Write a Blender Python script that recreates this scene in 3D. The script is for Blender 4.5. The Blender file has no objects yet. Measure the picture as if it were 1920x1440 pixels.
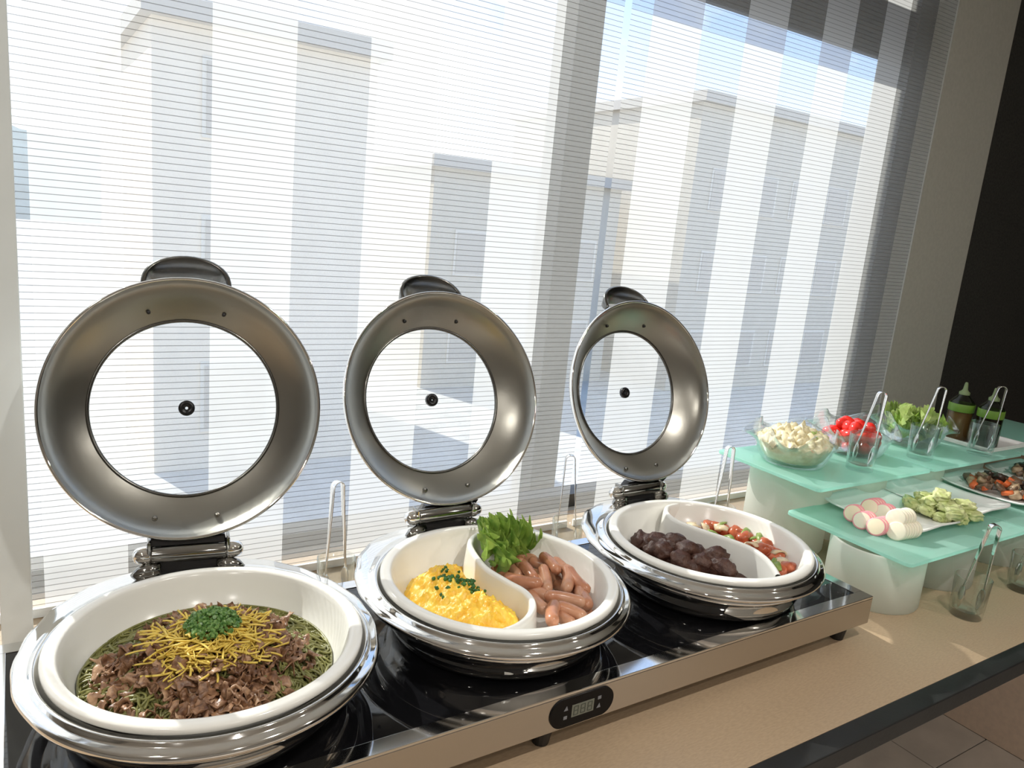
import bpy, bmesh, math, random
from mathutils import Vector, Matrix, noise
random.seed(7)
PI = math.pi
scene = bpy.context.scene
COL = scene.collection

# ------------------------------------------------------------------ camera
CAMZ = 1.615
RIGHT = Vector((0.841195, -0.533004, 0.091092))
DOWN = Vector((-0.036494, -0.224038, -0.973897))
FWD = Vector((0.539499, 0.815913, -0.207911))
FPX = 1434.06
cd = bpy.data.cameras.new('camera')
cam = bpy.data.objects.new('camera', cd)
COL.objects.link(cam)
cd.sensor_width = 36.0
cd.lens = FPX * 36.0 / 1920.0
cd.clip_start = 0.02
cd.clip_end = 600
m = Matrix.Identity(4)
for i in range(3):
    m[i][0] = RIGHT[i]
    m[i][1] = -DOWN[i]
    m[i][2] = -FWD[i]
m[2][3] = CAMZ
cam.matrix_world = m
scene.camera = cam

# ------------------------------------------------------------------ world / sun / exposure
scene.view_settings.view_transform = 'Standard'
scene.view_settings.look = 'None'
scene.view_settings.gamma = 1.0
scene.view_settings.use_curve_mapping = False
scene.view_settings.exposure = 0.2

w = bpy.data.worlds.new('sky')
scene.world = w
w.use_nodes = True
nt = w.node_tree
for n in list(nt.nodes):
    nt.nodes.remove(n)
N = nt.nodes.new
out = N('ShaderNodeOutputWorld')
bg = N('ShaderNodeBackground')
tc = N('ShaderNodeTexCoord')
sep = N('ShaderNodeSeparateXYZ')
ramp = N('ShaderNodeValToRGB')
ramp.color_ramp.elements[0].position = 0.0
ramp.color_ramp.elements[0].color = (0.86, 0.92, 1.0, 1)
ramp.color_ramp.elements[1].position = 0.34
ramp.color_ramp.elements[1].color = (0.13, 0.36, 0.86, 1)
nz = N('ShaderNodeTexNoise')
nz.inputs['Scale'].default_value = 3.2
nz.inputs['Detail'].default_value = 7.0
nz.inputs['Roughness'].default_value = 0.55
cr = N('ShaderNodeValToRGB')
cr.color_ramp.elements[0].position = 0.50
cr.color_ramp.elements[0].color = (0, 0, 0, 1)
cr.color_ramp.elements[1].position = 0.68
cr.color_ramp.elements[1].color = (1, 1, 1, 1)
mx = N('ShaderNodeMixRGB')
mx.inputs[2].default_value = (1.0, 1.0, 1.0, 1)
nt.links.new(tc.outputs['Generated'], sep.inputs[0])
nt.links.new(sep.outputs['Z'], ramp.inputs[0])
nt.links.new(tc.outputs['Generated'], nz.inputs['Vector'])
nt.links.new(nz.outputs['Fac'], cr.inputs[0])
nt.links.new(cr.outputs[0], mx.inputs[0])
nt.links.new(ramp.outputs[0], mx.inputs[1])
# brighter, whiter sky around the sun
dot = N('ShaderNodeVectorMath'); dot.operation = 'DOT_PRODUCT'
dot.inputs[1].default_value = Vector((-0.30, 1.0, 0.80)).normalized()
nt.links.new(tc.outputs['Generated'], dot.inputs[0])
pwr = N('ShaderNodeMath'); pwr.operation = 'POWER'; pwr.inputs[1].default_value = 3.5; pwr.use_clamp = True
mxx = N('ShaderNodeMath'); mxx.operation = 'MAXIMUM'; mxx.inputs[1].default_value = 0.0
nt.links.new(dot.outputs['Value'], mxx.inputs[0])
nt.links.new(mxx.outputs[0], pwr.inputs[0])
mg = N('ShaderNodeMixRGB')
mg.inputs[2].default_value = (1.0, 0.99, 0.97, 1)
nt.links.new(pwr.outputs[0], mg.inputs[0])
nt.links.new(mx.outputs[0], mg.inputs[1])
nt.links.new(mg.outputs[0], bg.inputs[0])
bg.inputs[1].default_value = 1.7
nt.links.new(bg.outputs[0], out.inputs[0])

sd = bpy.data.lights.new('sun', 'SUN')
sd.energy = 6.5
sd.angle = 0.009
sd.color = (1.0, 0.96, 0.9)
sun = bpy.data.objects.new('sun', sd)
COL.objects.link(sun)
sun.rotation_euler = Vector((0.30, -1.0, -0.80)).to_track_quat('-Z', 'Y').to_euler()
sun.location = (0, 6, 6)


def at(px, py, z=None, y=None, x=None):
    """photo pixel (1920x1440) -> point on the plane z=, y= or x="""
    d = RIGHT * ((px - 960) / FPX) + DOWN * ((py - 720) / FPX) + FWD
    if z is not None:
        t = (z - CAMZ) / d.z
    elif y is not None:
        t = y / d.y
    else:
        t = x / d.x
    return Vector((d.x * t, d.y * t, CAMZ + d.z * t))


# ------------------------------------------------------------------ materials
MATS = {}


def newmat(name):
    mt = bpy.data.materials.new(name)
    mt.use_nodes = True
    nt = mt.node_tree
    for n in list(nt.nodes):
        nt.nodes.remove(n)
    o = nt.nodes.new('ShaderNodeOutputMaterial')
    MATS[name] = mt
    return mt, nt, o


def pbr(name, col, rough=0.5, metal=0.0, var=0.0, scale=20.0, col2=None, bump=0.0, bscale=None, spec=0.5,
        trans=0.0, detail=4.0, stretch=None, sss=0.0, aniso=0.0):
    mt, nt, o = newmat(name)
    b = nt.nodes.new('ShaderNodeBsdfPrincipled')
    b.inputs['Base Color'].default_value = (*col, 1)
    b.inputs['Roughness'].default_value = rough
    b.inputs['Metallic'].default_value = metal
    b.inputs['Specular IOR Level'].default_value = spec
    if sss:
        b.inputs['Subsurface Weight'].default_value = sss
        b.inputs['Subsurface Radius'].default_value = (0.01, 0.006, 0.003)
    if aniso:
        b.inputs['Anisotropic'].default_value = aniso
    tcn = nt.nodes.new('ShaderNodeTexCoord')
    vec = tcn.outputs['Object']
    if stretch:
        mp = nt.nodes.new('ShaderNodeMapping')
        mp.inputs['Scale'].default_value = stretch
        nt.links.new(vec, mp.inputs[0])
        vec = mp.outputs[0]
    if var or col2:
        nz = nt.nodes.new('ShaderNodeTexNoise')
        nz.inputs['Scale'].default_value = scale
        nz.inputs['Detail'].default_value = detail
        nt.links.new(vec, nz.inputs['Vector'])
        rp = nt.nodes.new('ShaderNodeValToRGB')
        c2 = col2 if col2 else tuple(max(0, c * (1 - var)) for c in col)
        rp.color_ramp.elements[0].position = 0.35
        rp.color_ramp.elements[1].position = 0.65
        rp.color_ramp.elements[0].color = (*c2, 1)
        rp.color_ramp.elements[1].color = (*col, 1)
        nt.links.new(nz.outputs['Fac'], rp.inputs[0])
        nt.links.new(rp.outputs[0], b.inputs['Base Color'])
    if bump:
        nb = nt.nodes.new('ShaderNodeTexNoise')
        nb.inputs['Scale'].default_value = bscale or scale
        nb.inputs['Detail'].default_value = 5
        nt.links.new(vec, nb.inputs['Vector'])
        bp = nt.nodes.new('ShaderNodeBump')
        bp.inputs['Strength'].default_value = bump
        bp.inputs['Distance'].default_value = 0.003
        nt.links.new(nb.outputs['Fac'], bp.inputs['Height'])
        nt.links.new(bp.outputs[0], b.inputs['Normal'])
    if trans:
        tr = nt.nodes.new('ShaderNodeBsdfTranslucent')
        tr.inputs[0].default_value = (*col, 1)
        ms = nt.nodes.new('ShaderNodeMixShader')
        ms.inputs[0].default_value = trans
        nt.links.new(b.outputs[0], ms.inputs[1])
        nt.links.new(tr.outputs[0], ms.inputs[2])
        nt.links.new(ms.outputs[0], o.inputs[0])
    else:
        nt.links.new(b.outputs[0], o.inputs[0])
    return mt


def thin_glass(name, tint=(0.97, 0.99, 0.98), edge=0.30, base=0.03, rough=0.02, edge_tint=None):
    mt, nt, o = newmat(name)
    lw = nt.nodes.new('ShaderNodeLayerWeight')
    lw.inputs[0].default_value = 0.5
    pw = nt.nodes.new('ShaderNodeMath')
    pw.operation = 'POWER'
    pw.inputs[1].default_value = 2.6
    nt.links.new(lw.outputs['Facing'], pw.inputs[0])
    t = nt.nodes.new('ShaderNodeBsdfTransparent')
    t.inputs[0].default_value = (*tint, 1)
    g = nt.nodes.new('ShaderNodeBsdfGlossy')
    g.inputs['Roughness'].default_value = rough
    g.inputs[0].default_value = (0.9, 0.94, 0.93, 1)
    ma = nt.nodes.new('ShaderNodeMath')
    ma.operation = 'ADD'
    ma.inputs[1].default_value = base
    ma.use_clamp = True
    mu = nt.nodes.new('ShaderNodeMath')
    mu.operation = 'MULTIPLY'
    mu.inputs[1].default_value = edge
    ms = nt.nodes.new('ShaderNodeMixShader')
    nt.links.new(pw.outputs[0], mu.inputs[0])
    nt.links.new(mu.outputs[0], ma.inputs[0])
    nt.links.new(ma.outputs[0], ms.inputs[0])
    nt.links.new(t.outputs[0], ms.inputs[1])
    nt.links.new(g.outputs[0], ms.inputs[2])
    nt.links.new(ms.outputs[0], o.inputs[0])
    return mt


def blind_mat(name, T, sc, line, transl=0.6):
    """woven sheer: part of the light goes straight through, the rest is scattered; thin dark weft threads"""
    mt, nt, o = newmat(name)
    geo = nt.nodes.new('ShaderNodeNewGeometry')
    sp = nt.nodes.new('ShaderNodeSeparateXYZ')
    nt.links.new(geo.outputs['Position'], sp.inputs[0])
    dv = nt.nodes.new('ShaderNodeMath'); dv.operation = 'DIVIDE'; dv.inputs[1].default_value = 0.0106
    fr = nt.nodes.new('ShaderNodeMath'); fr.operation = 'FRACT'
    lt = nt.nodes.new('ShaderNodeMath'); lt.operation = 'LESS_THAN'; lt.inputs[1].default_value = 0.12
    nt.links.new(sp.outputs['Z'], dv.inputs[0])
    nt.links.new(dv.outputs[0], fr.inputs[0])
    nt.links.new(fr.outputs[0], lt.inputs[0])
    tp = nt.nodes.new('ShaderNodeBsdfTransparent')
    tl = nt.nodes.new('ShaderNodeBsdfTranslucent'); tl.inputs[0].default_value = (*sc, 1)
    df = nt.nodes.new('ShaderNodeBsdfDiffuse'); df.inputs[0].default_value = (*sc, 1)
    m1 = nt.nodes.new('ShaderNodeMixShader'); m1.inputs[0].default_value = transl
    nt.links.new(df.outputs[0], m1.inputs[1]); nt.links.new(tl.outputs[0], m1.inputs[2])
    m2 = nt.nodes.new('ShaderNodeMixShader'); m2.inputs[0].default_value = 1 - T
    nt.links.new(tp.outputs[0], m2.inputs[1]); nt.links.new(m1.outputs[0], m2.inputs[2])
    dl = nt.nodes.new('ShaderNodeBsdfDiffuse'); dl.inputs[0].default_value = (0.12, 0.11, 0.10, 1)
    m3 = nt.nodes.new('ShaderNodeMixShader')
    mm = nt.nodes.new('ShaderNodeMath'); mm.operation = 'MULTIPLY'; mm.inputs[1].default_value = line
    nt.links.new(lt.outputs[0], mm.inputs[0])
    nt.links.new(mm.outputs[0], m3.inputs[0])
    nt.links.new(m2.outputs[0], m3.inputs[1]); nt.links.new(dl.outputs[0], m3.inputs[2])
    nt.links.new(m3.outputs[0], o.inputs[0])
    return mt


pbr('chrome', (0.84, 0.83, 0.81), 0.06, 1.0)
pbr('dark_chrome', (0.34, 0.335, 0.32), 0.10, 1.0)
pbr('handle_steel', (0.17, 0.165, 0.155), 0.22, 1.0)
pbr('brushed', (0.36, 0.35, 0.315), 0.31, 1.0, bump=0.06, bscale=60)
pbr('front_steel', (0.60, 0.575, 0.54), 0.22, 1.0, bump=0.03, bscale=40, stretch=(1, 8, 30))
pbr('frame_steel', (0.80, 0.80, 0.79), 0.08, 1.0)
pbr('ceramic', (0.86, 0.85, 0.80), 0.18, spec=0.5)
pbr('plate', (0.88, 0.87, 0.85), 0.2)
pbr('black_glass', (0.006, 0.006, 0.007), 0.03, spec=0.7)
pbr('black_plastic', (0.012, 0.012, 0.012), 0.45)
pbr('black_gloss', (0.008, 0.008, 0.009), 0.2)
pbr('panel_black', (0.004, 0.004, 0.005), 0.4, spec=0.2)
pbr('display', (0.20, 0.21, 0.17), 0.4)
pbr('digit', (0.09, 0.10, 0.08), 0.5)
pbr('icon', (0.24, 0.25, 0.27), 0.5)
pbr('laminate', (0.47, 0.345, 0.225), 0.42, var=0.12, scale=420, detail=2.0, stretch=(0.25, 1, 1), bump=0.05, bscale=300)
pbr('edge_black', (0.018, 0.018, 0.018), 0.42, var=0.3, scale=14, bump=0.08, bscale=160)
pbr('edge_under', (0.006, 0.006, 0.006), 0.6)
pbr('beige_panel', (0.86, 0.68, 0.54), 0.6, var=0.08, scale=60)
pbr('tile', (0.60, 0.53, 0.46), 0.55, var=0.14, scale=9, bump=0.05, bscale=80)
pbr('grout', (0.06, 0.05, 0.045), 0.9)
pbr('room_wall', (0.35, 0.33, 0.30), 0.8, var=0.1, scale=6)
pbr('dark_wall', (0.030, 0.028, 0.024), 0.75, var=0.6, scale=130, bump=0.25, bscale=170)
pbr('pillar', (0.40, 0.39, 0.345), 0.7, var=0.08, scale=90, bump=0.08, bscale=220)
pbr('white_post', (0.78, 0.83, 0.83), 0.5, var=0.04, scale=8)
pbr('ceiling', (0.75, 0.72, 0.67), 0.9)
pbr('alu_dark', (0.045, 0.043, 0.040), 0.4, metal=0.5)
pbr('sill', (0.60, 0.60, 0.58), 0.5, var=0.12, scale=300, detail=2)
pbr('riser', (0.95, 0.945, 0.90), 0.35, trans=0.7)
pbr('noodle', (0.27, 0.265, 0.085), 0.32, var=0.35, scale=60, col2=(0.15, 0.15, 0.045))
pbr('beef', (0.33, 0.175, 0.090), 0.36, scale=110, col2=(0.10, 0.043, 0.022), bump=0.5, bscale=160)
pbr('beef_pale', (0.50, 0.31, 0.185), 0.36, scale=110, col2=(0.18, 0.085, 0.045), bump=0.5, bscale=160)
pbr('egg_strip', (1.0, 0.78, 0.17), 0.4, var=0.12, scale=60, trans=0.25)
pbr('scallion', (0.26, 0.44, 0.13), 0.35, scale=260, col2=(0.045, 0.15, 0.025), trans=0.2)
pbr('scrambled', (0.98, 0.70, 0.10), 0.33, scale=55, col2=(0.93, 0.50, 0.03), bump=0.5, bscale=140, sss=0.15)
pbr('parsley', (0.05, 0.19, 0.03), 0.5, scale=200, col2=(0.02, 0.08, 0.015))
pbr('sausage', (0.56, 0.305, 0.19), 0.27, scale=45, col2=(0.47, 0.205, 0.11), bump=0.1, bscale=90)
pbr('sausage_dark', (0.50, 0.225, 0.125), 0.27, scale=45, col2=(0.38, 0.15, 0.075), bump=0.1, bscale=90)
pbr('lettuce', (0.44, 0.60, 0.13), 0.35, scale=60, col2=(0.07, 0.20, 0.03), trans=0.4)
pbr('lettuce_pale', (0.58, 0.68, 0.26), 0.4, scale=40, col2=(0.30, 0.46, 0.10), trans=0.35)
pbr('patty', (0.085, 0.036, 0.022), 0.45, scale=70, col2=(0.045, 0.016, 0.011), bump=0.7, bscale=190)
pbr('tomato_meat', (0.55, 0.145, 0.062), 0.28, scale=60, col2=(0.33, 0.07, 0.03), bump=0.2)
pbr('onion', (0.86, 0.76, 0.56), 0.3, scale=50, col2=(0.75, 0.58, 0.34), trans=0.2)
pbr('celery', (0.36, 0.46, 0.12), 0.35, scale=60, col2=(0.18, 0.28, 0.06), trans=0.2)
pbr('fish_pink', (0.92, 0.36, 0.40), 0.4, sss=0.1)
pbr('fish_white', (0.90, 0.84, 0.68), 0.4, sss=0.1)
pbr('fish_cream', (0.93, 0.80, 0.60), 0.4, sss=0.1)
pbr('green_cake', (0.72, 0.74, 0.40), 0.5, scale=50, col2=(0.47, 0.54, 0.20), bump=0.6, bscale=120)
pbr('stew_brown', (0.27, 0.165, 0.105), 0.35, scale=60, col2=(0.12, 0.07, 0.04), bump=0.3)
pbr('stew_tan', (0.48, 0.35, 0.22), 0.4, scale=60, col2=(0.30, 0.2, 0.12), bump=0.3)
pbr('stew_dark', (0.06, 0.035, 0.025), 0.3, scale=60, col2=(0.03, 0.018, 0.012))
pbr('carrot', (0.82, 0.20, 0.06), 0.35, scale=40, col2=(0.6, 0.11, 0.03))
pbr('potato', (0.86, 0.79, 0.56), 0.5, scale=60, col2=(0.72, 0.62, 0.36), bump=0.4, bscale=120)
pbr('cucumber', (0.35, 0.45, 0.14), 0.4)
pbr('tomato', (0.85, 0.045, 0.03), 0.15, scale=30, col2=(0.7, 0.02, 0.015), sss=0.1)
pbr('dressing', (0.33, 0.16, 0.075), 0.3)
pbr('dressing_dark', (0.02, 0.012, 0.008), 0.2)
pbr('label_green', (0.13, 0.25, 0.03), 0.5)
pbr('nozzle', (0.25, 0.33, 0.16), 0.4, trans=0.3)
pbr('bld_beige', (0.80, 0.69, 0.56), 0.9, var=0.06, scale=2)
pbr('bld_grey', (0.56, 0.50, 0.41), 0.9, var=0.06, scale=2)
pbr('bld_white', (0.66, 0.61, 0.53), 0.9)
pbr('bld_window', (0.44, 0.40, 0.35), 0.3)
pbr('roof', (0.46, 0.42, 0.37), 0.8)
pbr('hill', (0.17, 0.23, 0.24), 1.0, var=0.3, scale=0.2)
pbr('asphalt', (0.52, 0.50, 0.46), 0.95, var=0.2, scale=1.0)
pbr('concrete', (0.24, 0.235, 0.225), 0.9)
pbr('white_plastic', (0.85, 0.86, 0.84), 0.35)
thin_glass('lid_glass', (0.985, 0.99, 0.988), 0.35, 0.015)
thin_glass('tumbler_glass', (0.965, 0.98, 0.975), 0.9, 0.045)
thin_glass('bowl_plastic', (0.98, 0.99, 0.99), 0.95, 0.05)
thin_glass('bottle_clear', (0.55, 0.60, 0.50), 0.4, 0.03)
thin_glass('window_glass', (0.97, 0.985, 0.98), 0.25, 0.01)
blind_mat('blind_sheer', 0.66, (0.56, 0.555, 0.53), 0.62)
blind_mat('blind_dense', 0.26, (0.64, 0.64, 0.63), 0.60)

# frosted green glass
mt, nt, o = newmat('frosted')
b = nt.nodes.new('ShaderNodeBsdfPrincipled')
b.inputs['Base Color'].default_value = (0.66, 0.93, 0.86, 1)
b.inputs['Roughness'].default_value = 0.22
tl = nt.nodes.new('ShaderNodeBsdfTranslucent'); tl.inputs[0].default_value = (0.66, 0.98, 0.91, 1)
tp = nt.nodes.new('ShaderNodeBsdfTransparent'); tp.inputs[0].default_value = (0.60, 0.92, 0.84, 1)
m1 = nt.nodes.new('ShaderNodeMixShader'); m1.inputs[0].default_value = 0.62
m2 = nt.nodes.new('ShaderNodeMixShader'); m2.inputs[0].default_value = 0.22
nt.links.new(b.outputs[0], m1.inputs[1]); nt.links.new(tl.outputs[0], m1.inputs[2])
nt.links.new(m1.outputs[0], m2.inputs[1]); nt.links.new(tp.outputs[0], m2.inputs[2])
nt.links.new(m2.outputs[0], o.inputs[0])

# lamp
mt, nt, o = newmat('lamp_glow')
e = nt.nodes.new('ShaderNodeEmission')
e.inputs[0].default_value = (1.0, 0.85, 0.66, 1)
e.inputs[1].default_value = 14
nt.links.new(e.outputs[0], o.inputs[0])


# ------------------------------------------------------------------ helpers
def tag(o, label=None, cat=None, group=None, kind=None):
    if label: o['label'] = label
    if cat: o['category'] = cat
    if group: o['group'] = group
    if kind: o['kind'] = kind
    return o


def empty(name, loc=(0, 0, 0), rz=0.0):
    o = bpy.data.objects.new(name, None)
    o.empty_display_size = 0.02
    o.location = loc
    o.rotation_euler = (0, 0, rz)
    COL.objects.link(o)
    return o


def mk(name, me, parent=None, loc=None, rot=None):
    o = bpy.data.objects.new(name, me)
    COL.objects.link(o)
    if parent is not None:
        o.parent = parent
    if loc is not None:
        o.location = loc
    if rot is not None:
        o.rotation_euler = rot
    return o


def me_from(verts, faces, mat, smooth=True, name='m'):
    me = bpy.data.meshes.new(name)
    me.from_pydata([tuple(v) for v in verts], [], faces)
    if isinstance(mat, (list, tuple)):
        for q in mat:
            me.materials.append(MATS[q])
    else:
        me.materials.append(MATS[mat])
    if smooth:
        me.polygons.foreach_set('use_smooth', [True] * len(me.polygons))
    me.update()
    return me


class MB:
    """collects geometry"""
    def __init__(s):
        s.v = []; s.f = []

    def add(s, v, f):
        k = len(s.v)
        s.v += [Vector(q) for q in v]
        s.f += [[i + k for i in q] for q in f]
        return s

    def box(s, x0, x1, y0, y1, z0, z1):
        return s.add([(x0, y0, z0), (x1, y0, z0), (x1, y1, z0), (x0, y1, z0), (x0, y0, z1), (x1, y0, z1), (x1, y1, z1), (x0, y1, z1)],
                     [(0, 3, 2, 1), (4, 5, 6, 7), (0, 1, 5, 4), (1, 2, 6, 5), (2, 3, 7, 6), (3, 0, 4, 7)])

    def lathe(s, prof, n=64, closed=False, fr=None):
        v = []; f = []
        for (r, z) in prof:
            for i in range(n):
                a = 2 * PI * i / n
                p = Vector((r * math.cos(a), r * math.sin(a), z))
                v.append(fr(p) if fr else p)
        L = len(prof)
        for j in range(L if closed else L - 1):
            j2 = (j + 1) % L
            for i in range(n):
                i2 = (i + 1) % n
                f.append((j * n + i, j * n + i2, j2 * n + i2, j2 * n + i))
        return s.add(v, f)

    def tube(s, pts, rad, n=6, cap=True):
        pts = [Vector(p) for p in pts]
        rads = rad if isinstance(rad, (list, tuple)) else [rad] * len(pts)
        v = []; f = []
        t0 = (pts[1] - pts[0]).normalized()
        up = Vector((0, 0, 1)) if abs(t0.z) < 0.9 else Vector((1, 0, 0))
        nrm = t0.cross(up).normalized()
        for i, p in enumerate(pts):
            t = (pts[min(i + 1, len(pts) - 1)] - pts[max(i - 1, 0)])
            t = t.normalized() if t.length > 1e-9 else t0
            nrm = (nrm - t * nrm.dot(t))
            nrm = nrm.normalized() if nrm.length > 1e-6 else t.orthogonal().normalized()
            bn = t.cross(nrm)
            for k in range(n):
                a = 2 * PI * k / n
                v.append(p + (nrm * math.cos(a) + bn * math.sin(a)) * rads[i])
        for i in range(len(pts) - 1):
            for k in range(n):
                k2 = (k + 1) % n
                f.append((i * n + k, i * n + k2, (i + 1) * n + k2, (i + 1) * n + k))
        if cap:
            f.append(tuple(range(n - 1, -1, -1)))
            f.append(tuple(range((len(pts) - 1) * n, len(pts) * n)))
        return s.add(v, f)

    def strip(s, pts, sides, widths, th):
        """rectangular-section band along pts; sides = width direction, th thickness"""
        pts = [Vector(p) for p in pts]
        v = []; f = []
        for i, p in enumerate(pts):
            t = (pts[min(i + 1, len(pts) - 1)] - pts[max(i - 1, 0)]).normalized()
            sd = Vector(sides[i] if isinstance(sides, list) else sides)
            sd = (sd - t * sd.dot(t)).normalized()
            nn = t.cross(sd)
            w_ = (widths[i] if isinstance(widths, list) else widths) / 2
            h_ = (th[i] if isinstance(th, list) else th) / 2
            v += [p + sd * w_ + nn * h_, p - sd * w_ + nn * h_, p - sd * w_ - nn * h_, p + sd * w_ - nn * h_]
        for i in range(len(pts) - 1):
            for k in range(4):
                k2 = (k + 1) % 4
                f.append((i * 4 + k, i * 4 + k2, (i + 1) * 4 + k2, (i + 1) * 4 + k))
        f.append((3, 2, 1, 0)); q = (len(pts) - 1) * 4
        f.append((q, q + 1, q + 2, q + 3))
        return s.add(v, f)

    def xf(s, M):
        s.v = [M @ p for p in s.v]
        return s

    def mesh(s, mat, smooth=True):
        me = me_from(s.v, s.f, mat, smooth)
        bm = bmesh.new(); bm.from_mesh(me)
        bmesh.ops.recalc_face_normals(bm, faces=bm.faces[:])
        bm.to_mesh(me); bm.free()
        return me

    def obj(s, name, mat, parent=None, smooth=True, loc=None, rot=None, bevel=0.0, auto=False):
        me = s.mesh(mat, smooth)
        o = mk(name, me, parent, loc, rot)
        if bevel:
            b = o.modifiers.new('bevel', 'BEVEL'); b.width = bevel; b.segments = 2; b.limit_method = 'ANGLE'
            b.angle_limit = 0.6
        if auto:
            me.polygons.foreach_set('use_smooth', [True] * len(me.polygons))
            md = o.modifiers.new('wn', 'WEIGHTED_NORMAL'); md.keep_sharp = True
        return o


def box_obj(name, mat, x0, x1, y0, y1, z0, z1, parent=None, bevel=0.0):
    return MB().box(x0, x1, y0, y1, z0, z1).obj(name, mat, parent, smooth=False, bevel=bevel)


def struct(o):
    o['kind'] = 'structure'
    return o


def fbm(p, sc, oct=3):
    a = 0.0; amp = 1.0
    for k in range(oct):
        a += amp * noise.noise(Vector(p) * sc)
        sc *= 2.1; amp *= 0.5
    return a


def blob_mesh(mat, rad=(0.02, 0.02, 0.02), amp=0.15, sc=1.6, seed=0, sub=3, sq=1.0):
    bm = bmesh.new()
    bmesh.ops.create_icosphere(bm, subdivisions=sub, radius=1.0)
    off = Vector((seed * 3.17, seed * 1.71, seed * 0.53))
    for v in bm.verts:
        d = v.co.normalized()
        k = 1 + amp * fbm(d * 1.0 + off, sc, 3)
        if sq != 1.0:
            d = Vector([math.copysign(abs(c) ** sq, c) for c in d])
        p = Vector((d.x * rad[0], d.y * rad[1], d.z * rad[2])) * k
        v.co = p
    me = bpy.data.meshes.new('blob')
    bm.to_mesh(me); bm.free()
    me.materials.append(MATS[mat])
    me.polygons.foreach_set('use_smooth', [True] * len(me.polygons))
    return me


def rnd(a, b):
    return random.uniform(a, b)


# ------------------------------------------------------------------ the setting
CT = 0.90          # counter top
# floor: slab of grout and single tiles where the camera sees them
fl = struct(box_obj('floor', 'grout', -2.6, 4.3, -3.1, 1.6, -0.10, -0.004))
tile_me = None
TS = 0.333
for ix in range(-1, 2):
    for iy in range(-2, 2):
        x0 = 2.461 + ix * TS; y0 = 1.02 + iy * TS
        if x0 + TS > 2.80: x1 = 2.792
        else: x1 = x0 + TS
        if x1 - x0 < 0.05: continue
        box_obj('tile', 'tile', x0 + 0.002, x1 - 0.002, y0 + 0.002, y0 + TS - 0.002, -0.006, 0.0, fl, bevel=0.001)
fs = MB()
ix0 = int((-2.6 - 2.461) / TS) - 1
for ix in range(ix0, 6):
    for iy in range(-13, 2):
        if -1 <= ix <= 1 and iy >= -2: continue
        x0 = 2.461 + ix * TS; y0 = 1.02 + iy * TS
        if x0 < -2.6 or x0 + TS > 4.3 or y0 < -3.1 or y0 + TS > 1.6: continue
        fs.box(x0 + 0.002, x0 + TS - 0.002, y0 + 0.002, y0 + TS - 0.002, -0.006, 0.0)
tag(fs.obj('tile_field', 'tile', fl, smooth=False), kind='stuff')

struct(box_obj('ceiling', 'ceiling', -2.6, 4.3, -3.1, 1.6, 2.80, 2.9))
struct(box_obj('wall_back', 'room_wall', -2.6, 4.3, -3.2, -3.1, 0, 2.8))
struct(box_obj('wall_left', 'room_wall', -2.7, -2.6, -3.2, 1.6, 0, 2.8))
struct(box_obj('wall_right', 'dark_wall', 4.3, 4.4, -3.2, 1.6, 0, 2.8))
wb = MB().box(-2.6, 2.336, 1.46, 1.56, 0, 0.90).box(-2.6, -1.3, 1.46, 1.56, 0.90, 2.8)
struct(wb.obj('wall_window', 'room_wall', smooth=False))
struct(box_obj('wall_pillar', 'pillar', 2.336, 2.672, 1.37, 1.60, 0, 2.8))
struct(box_obj('wall_dark', 'dark_wall', 2.672, 4.3, 1.385, 1.56, 0, 2.8))
# lintel and canopy over the window
struct(box_obj('trim_1', 'concrete', -1.3, 2.336, 1.47, 1.60, 2.74, 2.8))
# window
win = struct(empty('window_1', (0, 0, 0)))
for (x0, x1) in ((-1.3, -1.24),):
    box_obj('mullion', 'alu_dark', x0, x1, 1.48, 1.54, 0.90, 2.74, win, 0.002)
box_obj('jamb', 'alu_dark', 2.250, 2.336, 1.43, 1.54, 0.90, 2.74, win, 0.002)
box_obj('transom', 'alu_dark', -1.24, 2.285, 1.48, 1.505, 2.185, 2.37, win)
box_obj('head_rail', 'alu_dark', -1.24, 2.285, 1.48, 1.54, 2.70, 2.74, win)
box_obj('pane', 'window_glass', -1.24, 2.25, 1.508, 1.512, 2.37, 2.70, win)
box_obj('bottom_rail', 'alu_dark', -1.24, 2.285, 1.48, 1.54, 0.90, 0.935, win)
box_obj('pane', 'window_glass', -1.24, 2.25, 1.508, 1.512, 0.935, 2.19, win)
# white post at the left end of the window
struct(box_obj('trim_2', 'white_post', -0.0400, 0.0020, 1.29, 1.335, 0.90, 2.8, bevel=0.002))


# blinds: two hanging sheers of alternating dense and sheer stripes
def blind(name, label, x0, x1, bounds, first_dense):
    root = empty(name, ((x0 + x1) / 2, 1.372, 0.905))
    tag(root, label, 'blind')
    xs = [x0] + [b for b in bounds if x0 < b < x1] + [x1]
    dense = first_dense
    for a, b_ in zip(xs[:-1], xs[1:]):
        mat = 'blind_dense' if dense else 'blind_sheer'
        yy = 1.372
        cx = (x0 + x1) / 2
        me = me_from([(a - cx, 0, 0), (b_ - cx, 0, 0), (b_ - cx, 0, 1.88), (a - cx, 0, 1.88)], [(0, 1, 2, 3)], mat, False)
        mk('dense_stripe' if dense else 'sheer_stripe', me, root)
        dense = not dense
    hm = MB().box(x0 - (x0 + x1) / 2, x1 - (x0 + x1) / 2, -0.003, 0.003, -0.004, 0.012)
    hm.obj('hem_bar', 'white_plastic', root, smooth=False)
    return root


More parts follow.
